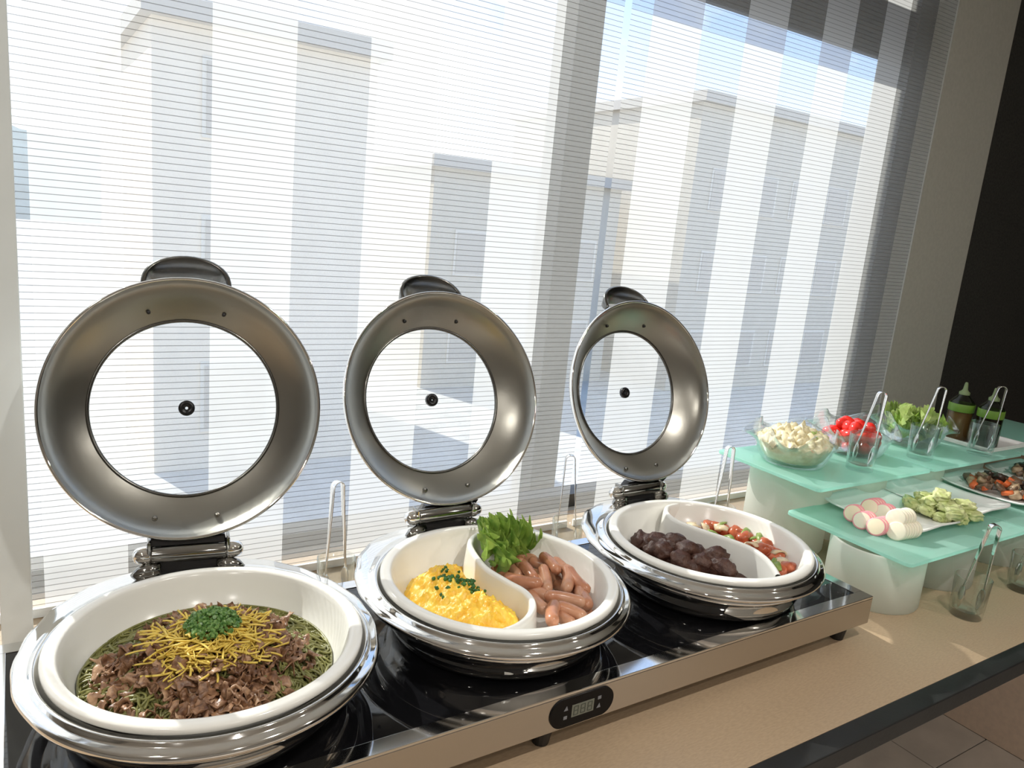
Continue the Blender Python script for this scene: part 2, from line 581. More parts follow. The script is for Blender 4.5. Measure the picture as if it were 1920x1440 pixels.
blind('window_blind', 'white striped sheer blind with thin dark lines behind the chafing dishes', -1.25, 1.103,
      [-1.06, -0.93, -0.79, -0.66, -0.525, -0.39, -0.26, -0.125, 0.020, 0.145, 0.276, 0.412, 0.543, 0.677, 0.810, 0.954], False)
blind('window_blind', 'white striped sheer blind next to the grey pillar', 1.122, 2.332,
      [1.183, 1.334, 1.478, 1.620, 1.757, 1.884, 2.002, 2.112], False)

# counter
ctr = empty('buffet_counter', (0.6, 1.0, 0.0))
tag(ctr, 'long tan laminate buffet counter with a black front edge', 'counter')


def cbox(name, mat, x0, x1, y0, y1, z0, z1, bevel=0.0):
    return box_obj(name, mat, x0 - 0.6, x1 - 0.6, y0 - 1.0, y1 - 1.0, z0, z1, ctr, bevel)


cbox('worktop', 'laminate', -1.6, 3.6, 0.577, 1.459, 0.868, CT)
cbox('front_edge', 'edge_black', -1.6, 3.6, 0.541, 0.5775, 0.868, CT, 0.002)
cbox('under_frame', 'edge_under', -1.2, 2.79, 0.85, 1.30, 0.82, 0.868)
cbox('support_panel', 'beige_panel', 2.794, 2.83, 0.60, 1.455, 0.0, 0.868)
cbox('support_panel', 'beige_panel', -1.3, -1.26, 0.60, 1.455, 0.0, 0.868)

# ------------------------------------------------------------------ induction warmer
HT = 0.9886
hx0, hx1, hy0, hy1 = -0.040, 1.334, 0.7225, 1.142
ht = empty('food_warmer', ((hx0 + hx1) / 2, (hy0 + hy1) / 2, CT))
tag(ht, 'long stainless steel food warmer with black glass top under the chafing dishes', 'food warmer')
ox, oy, oz = ht.location


def hb(name, mat, x0, x1, y0, y1, z0, z1, bevel=0.0, parent=None):
    return MB().box(x0 - ox, x1 - ox, y0 - oy, y1 - oy, z0 - oz, z1 - oz).obj(name, mat, parent or ht, smooth=False, bevel=bevel)


hb('body', 'front_steel', hx0, hx1, hy0, hy1, CT + 0.0335, HT - 0.004, 0.001)
fw = 0.024
fb = MB()
for (a, b_, c_, d_) in ((hx0, hx1, hy0, hy0 + fw), (hx0, hx1, hy1 - fw, hy1), (hx0, hx0 + 0.009, hy0 + fw, hy1 - fw), (hx1 - fw, hx1, hy0 + fw, hy1 - fw)):
    fb.box(a - ox, b_ - ox, c_ - oy, d_ - oy, HT - 0.0042 - oz, HT - oz)
fb.obj('top_frame', 'frame_steel', ht, smooth=False, bevel=0.0006)
hb('glass_top', 'black_glass', hx0 + 0.008, hx1 - fw + 0.001, hy0 + fw - 0.001, hy1 - fw + 0.001, HT - 0.0045, HT - 0.0012)
foot_me = MB().lathe([(0.0001, 0), (0.012, 0), (0.018, 0.034), (0.0001, 0.034)], 16).mesh('black_plastic', False)
for fx in (0.02, 0.60, 1.285):
    for fy in (0.75, 1.11):
        mk('foot', foot_me, ht, (fx - ox, fy - oy, 0.0))
# control panel (stadium) on the front face
pc = at(1091, 1326, y=hy0)
pcx, pcz = pc.x, CT + 0.0335 + 0.0255
hw, hh = 0.0560, 0.0225
mb = MB(); pts = []
rr = hh
for k in range(32):
    a = 2 * PI * k / 32
    cxx = (hw - rr) if math.cos(a) > 0 else -(hw - rr)
    pts.append((cxx + rr * math.cos(a), rr * math.sin(a)))
v = [(x, 0.0, z) for x, z in pts] + [(x, -0.0022, z) for x, z in pts]
f = [tuple(range(31, -1, -1)), tuple(range(32, 64))] + [(k, (k + 1) % 32, 32 + (k + 1) % 32, 32 + k) for k in range(32)]
mb.add(v, f)
cp = mb.obj('control_panel', 'panel_black', ht, smooth=False, loc=(pcx - ox, hy0 - oy + 0.0002, pcz - oz))
MB().box(-0.0195, 0.0195, -0.0026, -0.002, -0.0095, 0.0095).obj('display_window', 'display', cp, smooth=False)
SEG = [(-.4, .4, .82, 1.0), (-.4, .4, -.09, .09), (-.4, .4, -1.0, -.82), (-.55, -.35, .05, .95), (.35, .55, .05, .95), (-.55, -.35, -.95, -.05), (.35, .55, -.95, -.05)]
for k in range(3):
    dm = MB()
    for (a, b_, c_, d_) in SEG:
        dm.box(-0.0122 + k * 0.0122 + a * 0.008, -0.0122 + k * 0.0122 + b_ * 0.008, -0.0030, -0.0025, c_ * 0.0072, d_ * 0.0072)
    dm.obj('digit', 'digit', cp, smooth=False)
for (bx, bz, tri) in ((-0.030, 0.007, 1), (-0.030, -0.007, 0), (0.029, 0.008, 0), (0.029, -0.005, 1)):
    im = MB()
    if tri:
        im.add([(bx - .0035, -.0026, bz - .003), (bx + .0035, -.0026, bz - .003), (bx + .001, -.0026, bz + .004),
                (bx - .0035, -.002, bz - .003), (bx + .0035, -.002, bz - .003), (bx + .001, -.002, bz + .004)],
               [(0, 1, 2), (5, 4, 3), (0, 3, 4, 1), (1, 4, 5, 2), (2, 5, 3, 0)])
    else:
        im.box(bx - .003, bx + .003, -.0026, -.002, bz - .0025, bz + .0025)
    im.obj('button', 'icon', cp, smooth=False)

# ------------------------------------------------------------------ chafing dishes
DISH = [(0.190, 0.915), (0.621, 0.923), (1.0665, 0.903)]
LIDS = [(0.199, 1.140, 1.106, 0.26, -0.17), (0.655, 1.140, 1.1025, 0.33, -0.01), (1.137, 1.140, 1.094, 0.31, 0.0)]
HINGE = [(0.203, 1.0858), (0.6328, 1.0888), (1.1017, 1.0796)]
LR = 0.197


def outline(a):
    """flange radius by angle (radians): round in front, drawn out behind for the hinge"""
    d = math.degrees(a) % 360
    if d > 180: d = 540 - d if d < 360 else d
    d = math.degrees(a) % 360
    if d > 270: d = d - 360
    dev = abs(90 - d)            # 0 at back, 180 at front
    P = [(0, .250), (15, .251), (28, .250), (42, .240), (56, .228), (72, .219), (90, .2125), (110, .208), (180, .2065)]
    for (a0, r0), (a1, r1) in zip(P[:-1], P[1:]):
        if a0 <= dev <= a1:
            t = (dev - a0) / (a1 - a0)
            t = t * t * (3 - 2 * t)
            return r0 + (r1 - r0) * t
    return .2065


def catmull(pts, n=8):
    P = [Vector(p) for p in pts]
    P = [P[0] * 2 - P[1]] + P + [P[-1] * 2 - P[-2]]
    out = []
    for i in range(1, len(P) - 2):
        for k in range(n):
            t = k / n
            a, b_, c_, d_ = P[i - 1], P[i], P[i + 1], P[i + 2]
            out.append(0.5 * ((2 * b_) + (c_ - a) * t + (2 * a - 5 * b_ + 4 * c_ - d_) * t * t + (3 * b_ - a - 3 * c_ + d_) * t ** 3))
    out.append(P[-2])
    return out


# pan inner profile (r, z) local to warmer top
PAN_IN = [(0.0005, 0.026), (0.120, 0.026), (0.138, 0.030), (0.150, 0.042), (0.160, 0.064), (0.1665, 0.081), (0.1685, 0.0865)]
DIV = {1: [(0.072, 0.150), (0.042, 0.146), (0.018, 0.126), (0.003, 0.094), (-0.009, 0.030), (-0.002, -0.022), (0.006, -0.063), (-0.003, -0.098), (-0.026, -0.124), (-0.055, -0.140), (-0.085, -0.146)],
       2: [(0.075, 0.155), (0.040, 0.150), (0.015, 0.128), (0.004, 0.100), (0.004, 0.070), (0.017, 0.026), (0.034, -0.021), (0.043, -0.064), (0.034, -0.104), (0.014, -0.138), (-0.004, -0.162)]}
DIVC = {k: catmull([(x, y, 0) for x, y in v], 8) for k, v in DIV.items()}


def chafer(i, label):
    cx, cy = DISH[i]
    root = empty('chafing_dish', (cx, cy, HT))
    tag(root, label, 'chafing dish', 'chafing dishes on the warmer')
    # water pan body
    MB().lathe([(0.0005, 0.0), (0.150, 0.0), (0.160, 0.003), (0.167, 0.011), (0.1715, 0.024), (0.1745, 0.038), (0.1790, 0.043), (0.1855, 0.045),
                (0.1885, 0.049), (0.1865, 0.054), (0.183, 0.056)], 96).obj('body', 'chrome', root)
    # flange with drawn-out back
    prof = [(0.183, 0.056, 0.0), (0.192, 0.0575, 0.35), (0.2000, 0.0590, 0.8), (0.2050, 0.0620, 1.0), (0.2068, 0.0660, 1.0), (0.2055, 0.0700, 1.0), (0.2015, 0.0728, 0.9),
            (0.1975, 0.0738, 0.45), (0.1955, 0.0752, 0.25), (0.1945, 0.0785, 0.15), (0.1925, 0.0800, 0.05), (0.1900, 0.0795, 0.0), (0.1885, 0.0765, 0.0), (0.1800, 0.0740, 0.0)]
    n = 120; v = []; f = []
    for (r, z, k) in prof:
        for q in range(n):
            a = 2 * PI * q / n
            R_ = r + k * (outline(a) - 0.2065)
            v.append((R_ * math.cos(a), R_ * math.sin(a), z))
    for j in range(len(prof) - 1):
        for q in range(n):
            q2 = (q + 1) % n
            f.append((j * n + q, j * n + q2, (j + 1) * n + q2, (j + 1) * n + q))
    MB().add(v, f).obj('flange', 'chrome', root)
    # white food pan
    prof = PAN_IN + [(0.1700, 0.0885), (0.1730, 0.0896), (0.1805, 0.0893), (0.1848, 0.0880), (0.1860, 0.0858), (0.1857, 0.0812), (0.1838, 0.0795), (0.176, 0.0775), (0.172, 0.07), (0.160, 0.03), (0.14, 0.014), (0.0005, 0.014)]
    pan = MB().lathe(prof, 112).obj('food_pan', 'ceramic', root)
    if i in DIVC:
        v = []; f = []
        C = DIVC[i]
        sect = [(-0.013, 0.020), (-0.0085, 0.045), (-0.0055, 0.080), (-0.0045, 0.0845), (-0.002, 0.0865), (0.002, 0.0865), (0.0045, 0.0845), (0.0055, 0.080), (0.0085, 0.045), (0.013, 0.020)]
        for q, p in enumerate(C):
            t = (C[min(q + 1, len(C) - 1)] - C[max(q - 1, 0)]).normalized()
            nn = Vector((-t.y, t.x, 0))
            for (o_, z) in sect:
                pp = p + nn * o_
                rad = math.hypot(pp.x, pp.y)
                mr = 0.1715
                if rad > mr: pp = pp * (mr / rad)
                v.append((pp.x, pp.y, z))
        S = len(sect)
        for q in range(len(C) - 1):
            for k in range(S - 1):
                f.append((q * S + k, q * S + k + 1, (q + 1) * S + k + 1, (q + 1) * S + k))
        MB().add(v, f).obj('divider', 'ceramic', pan)
    # ---------------- lid
    lx, ly, lz, tilt, yaw = LIDS[i]
    u = Vector((math.cos(yaw), math.sin(yaw), 0))
    back = Vector((-math.sin(yaw), math.cos(yaw), 0))
    vv = Vector((0, 0, 1)) * math.cos(tilt) + back * math.sin(tilt)
    nn = back * math.cos(tilt) - Vector((0, 0, 1)) * math.sin(tilt)
    C0 = Vector((lx, ly, lz)) + vv * LR - Vector((cx, cy, HT))
    fr = lambda p: C0 + u * p.x + vv * p.y + nn * p.z
    inner = [(0.1925, -0.002), (0.1905, 0.004), (0.1885, 0.010), (0.1835, 0.018), (0.172, 0.030), (0.158, 0.041), (0.146, 0.049), (0.1385, 0.0535)]
    lid = MB().lathe(inner, 112, fr=fr).obj('lid', 'brushed', root)
    outer = [(0.1925, -0.002), (0.1945, -0.004), (0.1965, -0.003), (0.1972, 0.0), (0.1965, 0.004), (0.194, 0.010), (0.187, 0.020), (0.175, 0.033), (0.160, 0.046), (0.147, 0.054), (0.1385, 0.0578)]
    MB().lathe(outer, 112, fr=fr).obj('lid_shell', 'chrome', lid)
    MB().lathe([(0.1395, 0.0525), (0.1372, 0.0515), (0.1350, 0.0530), (0.1345, 0.0560), (0.1365, 0.0590), (0.1395, 0.0582)], 112, closed=True, fr=fr).obj('glass_ring', 'handle_steel', lid)
    MB().lathe([(0.1362, 0.0548), (0.10, 0.0588), (0.05, 0.0612), (0.0003, 0.062)], 80, fr=fr).obj('lid_glass', 'lid_glass', lid)
    vent = MB().lathe([(0.0022, 0.0590), (0.0090, 0.0580), (0.0118, 0.0592), (0.0122, 0.0612), (0.0122, 0.0665), (0.0022, 0.0665)], 32, closed=True, fr=fr).obj('vent_knob', 'black_gloss', lid)
    for (sx, sy, sz) in ((-0.054, 0.147, 0.0405), (0.054, 0.147, 0.0405), (-0.044, -0.166, 0.0285), (0.044, -0.166, 0.0285)):
        cen = Vector((sx, sy, sz))
        big = 0.0042 if sy < 0 else 0.0030
        q = MB().lathe([(0.0002, -0.003), (big * .8, -0.003), (big, -0.002), (big, 0.003), (0.0002, 0.003)], 14, fr=lambda p, cen=cen: fr(cen + p))
        q.obj('screw', 'dark_chrome' if sy < 0 else 'black_plastic', lid)
    # handle: broad arched strap standing off the dome
    hp = []; ws = []; ths = []
    for k in range(21):
        a = PI * k / 20
        px_ = 0.066 * math.cos(a)
        o_ = 0.050 * math.sin(a) ** 0.8 if 0 < k < 20 else 0.0
        hp.append(fr(Vector((px_ * 0.93, 0.184 + 0.72 * o_, 0.026 + 0.62 * o_))))
        ws.append(0.012 + 0.030 * math.sin(a))
    sdv = (fr(Vector((0, 0.85, -0.5))) - fr(Vector((0, 0, 0)))).normalized()
    hd = MB().strip(hp, sdv, ws, 0.007).obj('handle', 'handle_steel', lid, bevel=0.002)
    # handle mount plate
    MB().strip([fr(Vector((x, math.sqrt(0.178 ** 2 - x * x) + 0.004, 0.032))) for x in [-0.07 + 0.01 * k for k in range(15)]],
               nn, 0.018, 0.006).obj('handle_mount', 'chrome', lid)
    # ---------------- hinge
    hxx, hz = HINGE[i]
    H = Vector((hxx - cx, 1.140 - cy, hz - HT))
    HL = 0.072
    M_ = Matrix.Translation(H) @ Matrix.Rotation(yaw, 4, 'Z') @ Matrix.Rotation(PI / 2, 4, 'Y')
    bar = MB().lathe([(0.0002, -0.052), (0.0128, -0.052), (0.0134, -0.050), (0.0134, 0.050), (0.0128, 0.052), (0.0002, 0.052)], 32).xf(M_).obj('hinge_barrel', 'dark_chrome', root)
    for s_ in (-1, 1):
        pr_ = [(0.0002, 0.052), (0.0122, 0.052), (0.0132, 0.055), (0.0132, 0.062), (0.0118, 0.070), (0.0085, 0.0745), (0.004, 0.0765), (0.0002, 0.077)]
        MB().lathe([(r, s_ * z) for r, z in pr_], 28).xf(M_).obj('end_cap', 'chrome', bar)
    M2 = Matrix.Translation(H) @ Matrix.Rotation(yaw, 4, 'Z')
    # bracket between lid and barrel
    M2i = M2.inverted()
    bm_ = MB()
    tp_ = [M2i @ fr(Vector((x, yy, zz))) for x, yy, zz in ((-0.054, -LR + 0.004, 0.006), (0.054, -LR + 0.004, 0.006), (0.054, -LR + 0.010, 0.026), (-0.054, -LR + 0.010, 0.026))]
    low = tp_[0]
    bm_.add([(-0.054, -0.006, 0.004), (0.054, -0.006, 0.004), (0.054, 0.010, 0.004), (-0.054, 0.010, 0.004)] + tp_,
            [(0, 3, 2, 1), (4, 5, 6, 7), (0, 1, 5, 4), (1, 2, 6, 5), (2, 3, 7, 6), (3, 0, 4, 7)])
    br = bm_.xf(M2).obj('hinge_bracket', 'black_gloss', root, smooth=False, bevel=0.002)
    for s_ in (-1, 1):
        MB().box(s_ * 0.0545 - 0.0025, s_ * 0.0545 + 0.0025, -0.012, 0.013, -0.006, low.z + 0.001).xf(M2).obj('side_plate', 'dark_chrome', br, smooth=False, bevel=0.0015)
    # mount on the flange
    zf = 0.072 - H.z
    mo = MB()
    mo.box(-0.050, 0.050, -0.008, 0.012, zf - 0.006, -0.008)
    mount = mo.xf(M2).obj('hinge_mount', 'black_gloss', root, smooth=False, bevel=0.003)
    for s_ in (-1, 1):
        pts = [Vector((s_ * 0.040, -0.006, zf + 0.004)), Vector((s_ * 0.055, -0.008, zf + 0.005)), Vector((s_ * 0.068, -0.010, zf + 0.003)), Vector((s_ * 0.078, -0.012, zf - 0.001))]
        MB().tube(pts, [0.011, 0.0115, 0.009, 0.003], 14).xf(M2).obj('mount_wing', 'dark_chrome', mount)
    return root


chafer(0, 'open chafing dish full of green noodles topped with beef')
chafer(1, 'open chafing dish with scrambled egg and sausages')
chafer(2, 'open chafing dish with dark meat patties and vegetable stew')


# ------------------------------------------------------------------ food helpers
def side_of(C, x, y):
    """signed distance to the divider curve; > 0 on its left side looking along the curve"""
    best = 1e9; sg = 1
    for a, b_ in zip(C[:-1], C[1:]):
        d = b_ - a
        L = d.length_squared
        t = max(0, min(1, ((x - a.x) * d.x + (y - a.y) * d.y) / L))
        qx, qy = a.x + d.x * t, a.y + d.y * t
        dd = math.hypot(x - qx, y - qy)
        if dd < best:
            best = dd
            sg = 1 if d.x * (y - a.y) - d.y * (x - a.x) > 0 else -1
    return best * sg


def pan_z(r):
    for (r0, z0), (r1, z1) in zip(PAN_IN[:-1], PAN_IN[1:]):
        if r0 <= r <= r1:
            return z0 + (z1 - z0) * (r - r0) / (r1 - r0)
    return 0.09


def wrap_place(o, x, y, z, rz=0, tx=0, ty=0):
    o.location = (x, y, z)
    o.rotation_euler = (tx, ty, rz)


# ---- dish 1 : soba, beef, egg, scallion
D1 = Vector((DISH[0][0], DISH[0][1], HT))
pc1 = at(392, 1235, z=HT + 0.075) - D1      # centre of the heap


def heap1(x, y):
    r = math.hypot(x - 0.4 * pc1.x, y - 0.4 * pc1.y) / 0.152
    return 0.036 + 0.046 * max(0, 1 - r ** 2.0)


mb = MB()
for k in range(760):
    a = rnd(0, 2 * PI); r = 0.150 * math.sqrt(rnd(0.05, 1.0))
    x, y = r * math.cos(a), r * math.sin(a)
    d = rnd(0, 2 * PI); cv = rnd(-60, 60)
    L = rnd(0.09, 0.22); st = 0.0054; n = int(L / st)
    lift = rnd(-0.004, 0.005)
    pts = []
    ph = rnd(0, 9)
    for q in range(n):
        rr_ = math.hypot(x, y)
        if rr_ > 0.148:
            x *= 0.148 / rr_; y *= 0.148 / rr_
            d += 0.5
        z = max(heap1(x, y) + lift + 0.004 * math.sin(q * 0.5 + ph), pan_z(min(rr_, .15)) + 0.003)
        pts.append((x, y, z))
        cv += rnd(-45, 45); cv = max(-130, min(130, cv))
        d += cv * st
        x += st * math.cos(d); y += st * math.sin(d)
    mb.tube(pts, 0.00155, 5)
nood = mb.obj('soba_noodles', 'noodle', loc=D1)
tag(nood, 'tangled green noodles filling the white pan', 'noodles', kind='stuff')
# bed under the noodles
v = []; f = []
n = 40
for j in range(13):
    for q in range(n):
        a = 2 * PI * q / n; r = 0.147 * j / 12 + 0.0003
        v.append((r * math.cos(a), r * math.sin(a), max(heap1(r * math.cos(a), r * math.sin(a)) - 0.004, pan_z(r) + 0.001)))
for j in range(12):
    for q in range(n):
        f.append((j * n + q, j * n + (q + 1) % n, (j + 1) * n + (q + 1) % n, (j + 1) * n + q))
MB().add(v, f).obj('noodle_bed', 'noodle', nood)


def beef_mesh(seed, mat):
    rs = random.Random(seed)
    L = rs.uniform(0.022, 0.046); W = rs.uniform(0.010, 0.019)
    nu, nv = 14, 6
    v = []
    curl = rs.uniform(-45, 45); wv = rs.uniform(0.003, 0.006); ph = rs.uniform(0, 6); fq = rs.uniform(1.0, 2.2)
    for side in (1, -1):
        for i in range(nu + 1):
            s_ = (i / nu - 0.5) * L
            for j in range(nv + 1):
                t = (j / nv - 0.5) * W * (1 - 0.35 * abs(2 * i / nu - 1) ** 2) * (1 + 0.35 * math.sin(i * 1.3 + seed))
                a = s_ * curl
                x = math.sin(a) / curl if abs(curl) > 3 else s_
                z = (1 - math.cos(a)) / curl if abs(curl) > 3 else 0
                z += wv * math.sin(fq * 2 * PI * (i / nu) + ph + 3 * t / W)
                z += 0.0065 * fbm((s_ * 80 + seed, t * 80, 0), 1.0, 3)
                th = 0.0011 * (1 - 0.4 * (abs(2 * j / nv - 1)) ** 3)
                v.append((x, t + 0.25 * s_ * math.sin(ph), z + side * th))
    f = []
    K = (nu + 1) * (nv + 1)
    for i in range(nu):
        for j in range(nv):
            a = i * (nv + 1) + j
            f.append((a, a + 1, a + nv + 2, a + nv + 1))
            f.append((K + a + nv + 1, K + a + nv + 2, K + a + 1, K + a))
    for i in range(nu):
        for j in (0, nv):
            a = i * (nv + 1) + j; b_ = a + nv + 1
            f.append((a, b_, K + b_, K + a))
    for j in range(nv):
        for i in (0, nu):
            a = i * (nv + 1) + j; b_ = a + 1
            f.append((a, b_, K + b_, K + a))
    return MB().add(v, f).mesh(mat)


beefs = [beef_mesh(k, 'beef' if k % 3 else 'beef_pale') for k in range(16)]
for k in range(270):
    a = rnd(0, 2 * PI); r = rnd(0.045, 0.118) if k > 30 else rnd(0.0, 0.05)
    x = pc1.x + r * math.cos(a) * 1.05; y = pc1.y + 0.004 + r * math.sin(a) * 0.95
    # spill of meat towards the front
    if k % 9 == 0:
        x = pc1.x + rnd(-0.045, 0.03); y = pc1.y - rnd(0.08, 0.108)
    rr_ = math.hypot(x, y)
    if rr_ > 0.138: x *= 0.138 / rr_; y *= 0.138 / rr_
    bi = random.randrange(16); o = mk('beef_slice', beefs[bi])
    hz = heap1(x, y) + 0.003 + 0.014 * max(0, 1 - (r / 0.11) ** 2) * rnd(0.3, 1.0) + rnd(0, 0.004)
    wrap_place(o, D1.x + x, D1.y + y, D1.z + hz, rnd(0, 6.28), rnd(-0.9, 0.9), rnd(-0.8, 0.8))
    tag(o, 'curled brown slice of simmered beef on the green noodles' if bi % 3 else 'curled pale tan slice of simmered beef on the green noodles', 'beef', 'beef slices on the noodles' if bi % 3 else 'pale beef slices on the noodles')
mb = MB()
for k in range(520):
    a = rnd(0, 2 * PI); r = 0.062 * math.sqrt(rnd(0, 1))
    x = pc1.x + 0.004 + r * math.cos(a) * 1.12; y = pc1.y + 0.010 + r * math.sin(a)
    d = rnd(0, PI * 2); L = rnd(0.018, 0.04); n = 7; cv = rnd(-50, 50)
    top = heap1(x, y) + 0.014 + 0.017 * max(0, 1 - (r / 0.066) ** 2) + rnd(-0.003, 0.003)
    tz = rnd(-0.25, 0.25)
    pts = []
    for q in range(n):
        pts.append((x, y, top + tz * (q - n / 2) * L / n - 0.5 * ((q - n / 2) / n) ** 2 * 0.012))
        d += cv * L / n
        x += L / n * math.cos(d); y += L / n * math.sin(d)
    mb.strip(pts, (rnd(-.4, .4), rnd(-.4, .4), 1) if k % 2 else (1, 1, 0.3), 0.0023, 0.0010)
eg = mb.obj('egg_strips', 'egg_strip', loc=D1)
tag(eg, 'shredded yellow omelette strips heaped on the beef', 'egg', kind='stuff')
mb = MB()
gc = at(398, 1172, z=HT + 0.112) - D1
for k in range(420):
    a = rnd(0, 2 * PI); r = 0.0285 * math.sqrt(rnd(0, 1))
    x = gc.x + r * math.cos(a) * 1.15; y = gc.y + r * math.sin(a)
    z = heap1(x, y) + 0.030 + 0.016 * (1 - (r / 0.031) ** 2) + rnd(-0.002, 0.003)
    ax = Vector((rnd(-1, 1), rnd(-1, 1), rnd(-1, 1))).normalized() * rnd(0.001, 0.003)
    p = Vector((x, y, z))
    mb.tube([p - ax, p + ax], rnd(0.0012, 0.0032), 7)
sc_ = mb.obj('chopped_scallion', 'scallion', smooth=False, loc=D1)
tag(sc_, 'small heap of chopped green scallion on the egg strips', 'scallion', kind='stuff')

# ---- dish 2 : scrambled egg (left), sausages (right), lettuce
D2 = Vector((DISH[1][0], DISH[1][1], HT))
C2 = DIVC[1]
G = 0.0022
vid = {}; v = []; f = []
rng = range(-74, 75)


def egg_h(x, y):
    r = math.hypot(x, y)
    d1 = 0.154 - r
    d2 = -side_of(C2, x, y) - 0.007
    return min(d1, d2)


sgn_test = side_of(C2, -0.08, -0.02)
SG = -1 if sgn_test < 0 else 1


def egg_d(x, y):
    return min(0.150 - math.hypot(x, y), SG * side_of(C2, x, y) - 0.008)


for ix in rng:
    for iy in rng:
        x, y = ix * G, iy * G
        if math.hypot(x, y) > 0.16: continue
        d = egg_d(x, y)
        if d < -0.004 or y > 0.138: continue
        dd = max(0, d)
        env = 1 - math.exp(-dd / 0.026)
        back = max(0, min(1, (0.138 - y) / 0.075))
        h = 0.036 + 0.051 * env * back ** 0.8
        q = Vector((x, y, 0))
        nz_ = noise.fractal(q * 62 + Vector((3, 1, 0)), 1.0, 2.0, 3)
        cell = noise.voronoi(q * 95)[0]
        h += 0.0060 * nz_ * (0.4 + env) + 0.010 * (0.5 - cell[0]) * (0.4 + 0.6 * env) + 0.003 * noise.noise(q * 260)
        vid[(ix, iy)] = len(v); v.append((x, y, h))
for (ix, iy) in list(vid):
    k = [(ix, iy), (ix + 1, iy), (ix + 1, iy + 1), (ix, iy + 1)]
    if all(q in vid for q in k):
        f.append(tuple(vid[q] for q in k))
eg2 = MB().add(v, f).obj('scrambled_egg', 'scrambled', loc=D2)
tag(eg2, 'soft yellow scrambled egg mound in the divided white pan', 'egg')
mb = MB()
P0 = at(858, 1090, z=HT + 0.078) - D2
for k in range(85):
    x = P0.x + random.gauss(0, 0.020); y = P0.y + random.gauss(0, 0.016)
    if k % 5 == 0:
        x, y = P0.x + rnd(0.0, 0.03), P0.y + rnd(-0.05, 0.0)
    ix, iy = round(x / G), round(y / G)
    if (ix, iy) not in vid: continue
    z = v[vid[(ix, iy)]][2] + 0.0015
    ax = Vector((rnd(-1, 1), rnd(-1, 1), rnd(-.6, .6))).normalized() * rnd(0.0012, 0.0032)
    p = Vector((x, y, z))
    ax *= 1.5
    mb.tube([p - ax, p, p + ax], [0.0014, rnd(0.0024, 0.0042), 0.001], 6)
ps = mb.obj('parsley', 'parsley', smooth=False, loc=D2)
tag(ps, 'chopped green parsley scattered on the scrambled egg', 'parsley', kind='stuff')


def sausage_mesh(L, r, bend, mat):
    n = 15; pts = []; rad = []
    for k in range(n):
        t = -1 + 2 * k / (n - 1)
        e_ = L / 2
        s_ = t * e_
        pts.append((s_, bend * (t * t - 0.4), 0))
        d = e_ - abs(s_)
        rr_ = r * math.sqrt(max(0.0, 1 - max(0, 1 - d / (r * 1.15)) ** 2)) if d < r * 1.15 else r
        rad.append(max(rr_, 0.0008))
    return MB().tube(pts, rad, 14).mesh(mat)


SAU = [(960, 470, 1075, 570, 2), (1010, 440, 1085, 515, 3), (1060, 490, 1160, 585, 3), (1065, 432, 1165, 445, 2), (1090, 465, 1205, 505, 2), (1205, 440, 1305, 560, 4),
       (1230, 455, 1320, 470, 2), (1320, 485, 1430, 560, 3), (1405, 550, 1520, 645, 3), (1205, 520, 1245, 670, 3), (1350, 510, 1358, 680, 3), (990, 578, 1185, 635, 3),
       (1130, 665, 1215, 800, 2), (1235, 705, 1450, 722, 3), (1278, 735, 1262, 865, 4), (1320, 770, 1435, 805, 3), (1300, 800, 1365, 850, 2), (1430, 640, 1495, 775, 2),
       (1490, 650, 1525, 740, 2), (1135, 640, 1215, 690, 2), (1380, 590, 1440, 640, 2), (1165, 545, 1205, 650, 2), (950, 500, 990, 565, 1), (940, 552, 1000, 580, 1),
       (1250, 560, 1330, 640, 1), (1290, 620, 1390, 690, 1), (1180, 700, 1290, 740, 1), (1330, 690, 1450, 770, 1), (1090, 560, 1130, 620, 1), (1440, 720, 1510, 800, 1)]
for k, (x0, y0, x1, y1, lv) in enumerate(SAU):
    z = HT + (0.030, 0.042, 0.055, 0.064, 0.072)[lv]
    a = at(640 + x0 / 3.2, 900 + y0 / 3.2, z=z); b_ = at(640 + x1 / 3.2, 900 + y1 / 3.2, z=z)
    mid = (a + b_) / 2; d = b_ - a
    L = max(0.052, min(0.074, d.length + 0.012))
    loc_ = mid - D2
    rr_ = math.hypot(loc_.x, loc_.y)
    if rr_ > 0.135:
        loc_ = Vector((loc_.x * 0.135 / rr_, loc_.y * 0.135 / rr_, loc_.z))
    # keep the ends inside the pan
    ang = math.atan2(d.y, d.x)
    for _ in range(20):
        ok = True
        for s_ in (-1, 1):
            ex = loc_.x + s_ * L / 2 * math.cos(ang); ey = loc_.y + s_ * L / 2 * math.sin(ang)
            if math.hypot(ex, ey) > 0.155: ok = False
        if ok: break
        loc_ = Vector((loc_.x * 0.96, loc_.y * 0.96, loc_.z))
    o = mk('sausage', sausage_mesh(L, rnd(0.0092, 0.0105), rnd(0.002, 0.007) * random.choice((-1, 1)), ('sausage', 'sausage', 'sausage_dark')[k % 3]))
    wrap_place(o, D2.x + loc_.x, D2.y + loc_.y, D2.z + loc_.z, ang, rnd(-.1, .1), rnd(-0.16, 0.16))
    tag(o, 'small light brown boiled sausage in the pan beside the scrambled egg' if k % 3 < 2 else 'small darker brown sausage in the pan beside the scrambled egg', 'sausage', 'light sausages in the divided pan' if k % 3 < 2 else 'darker sausages in the divided pan')


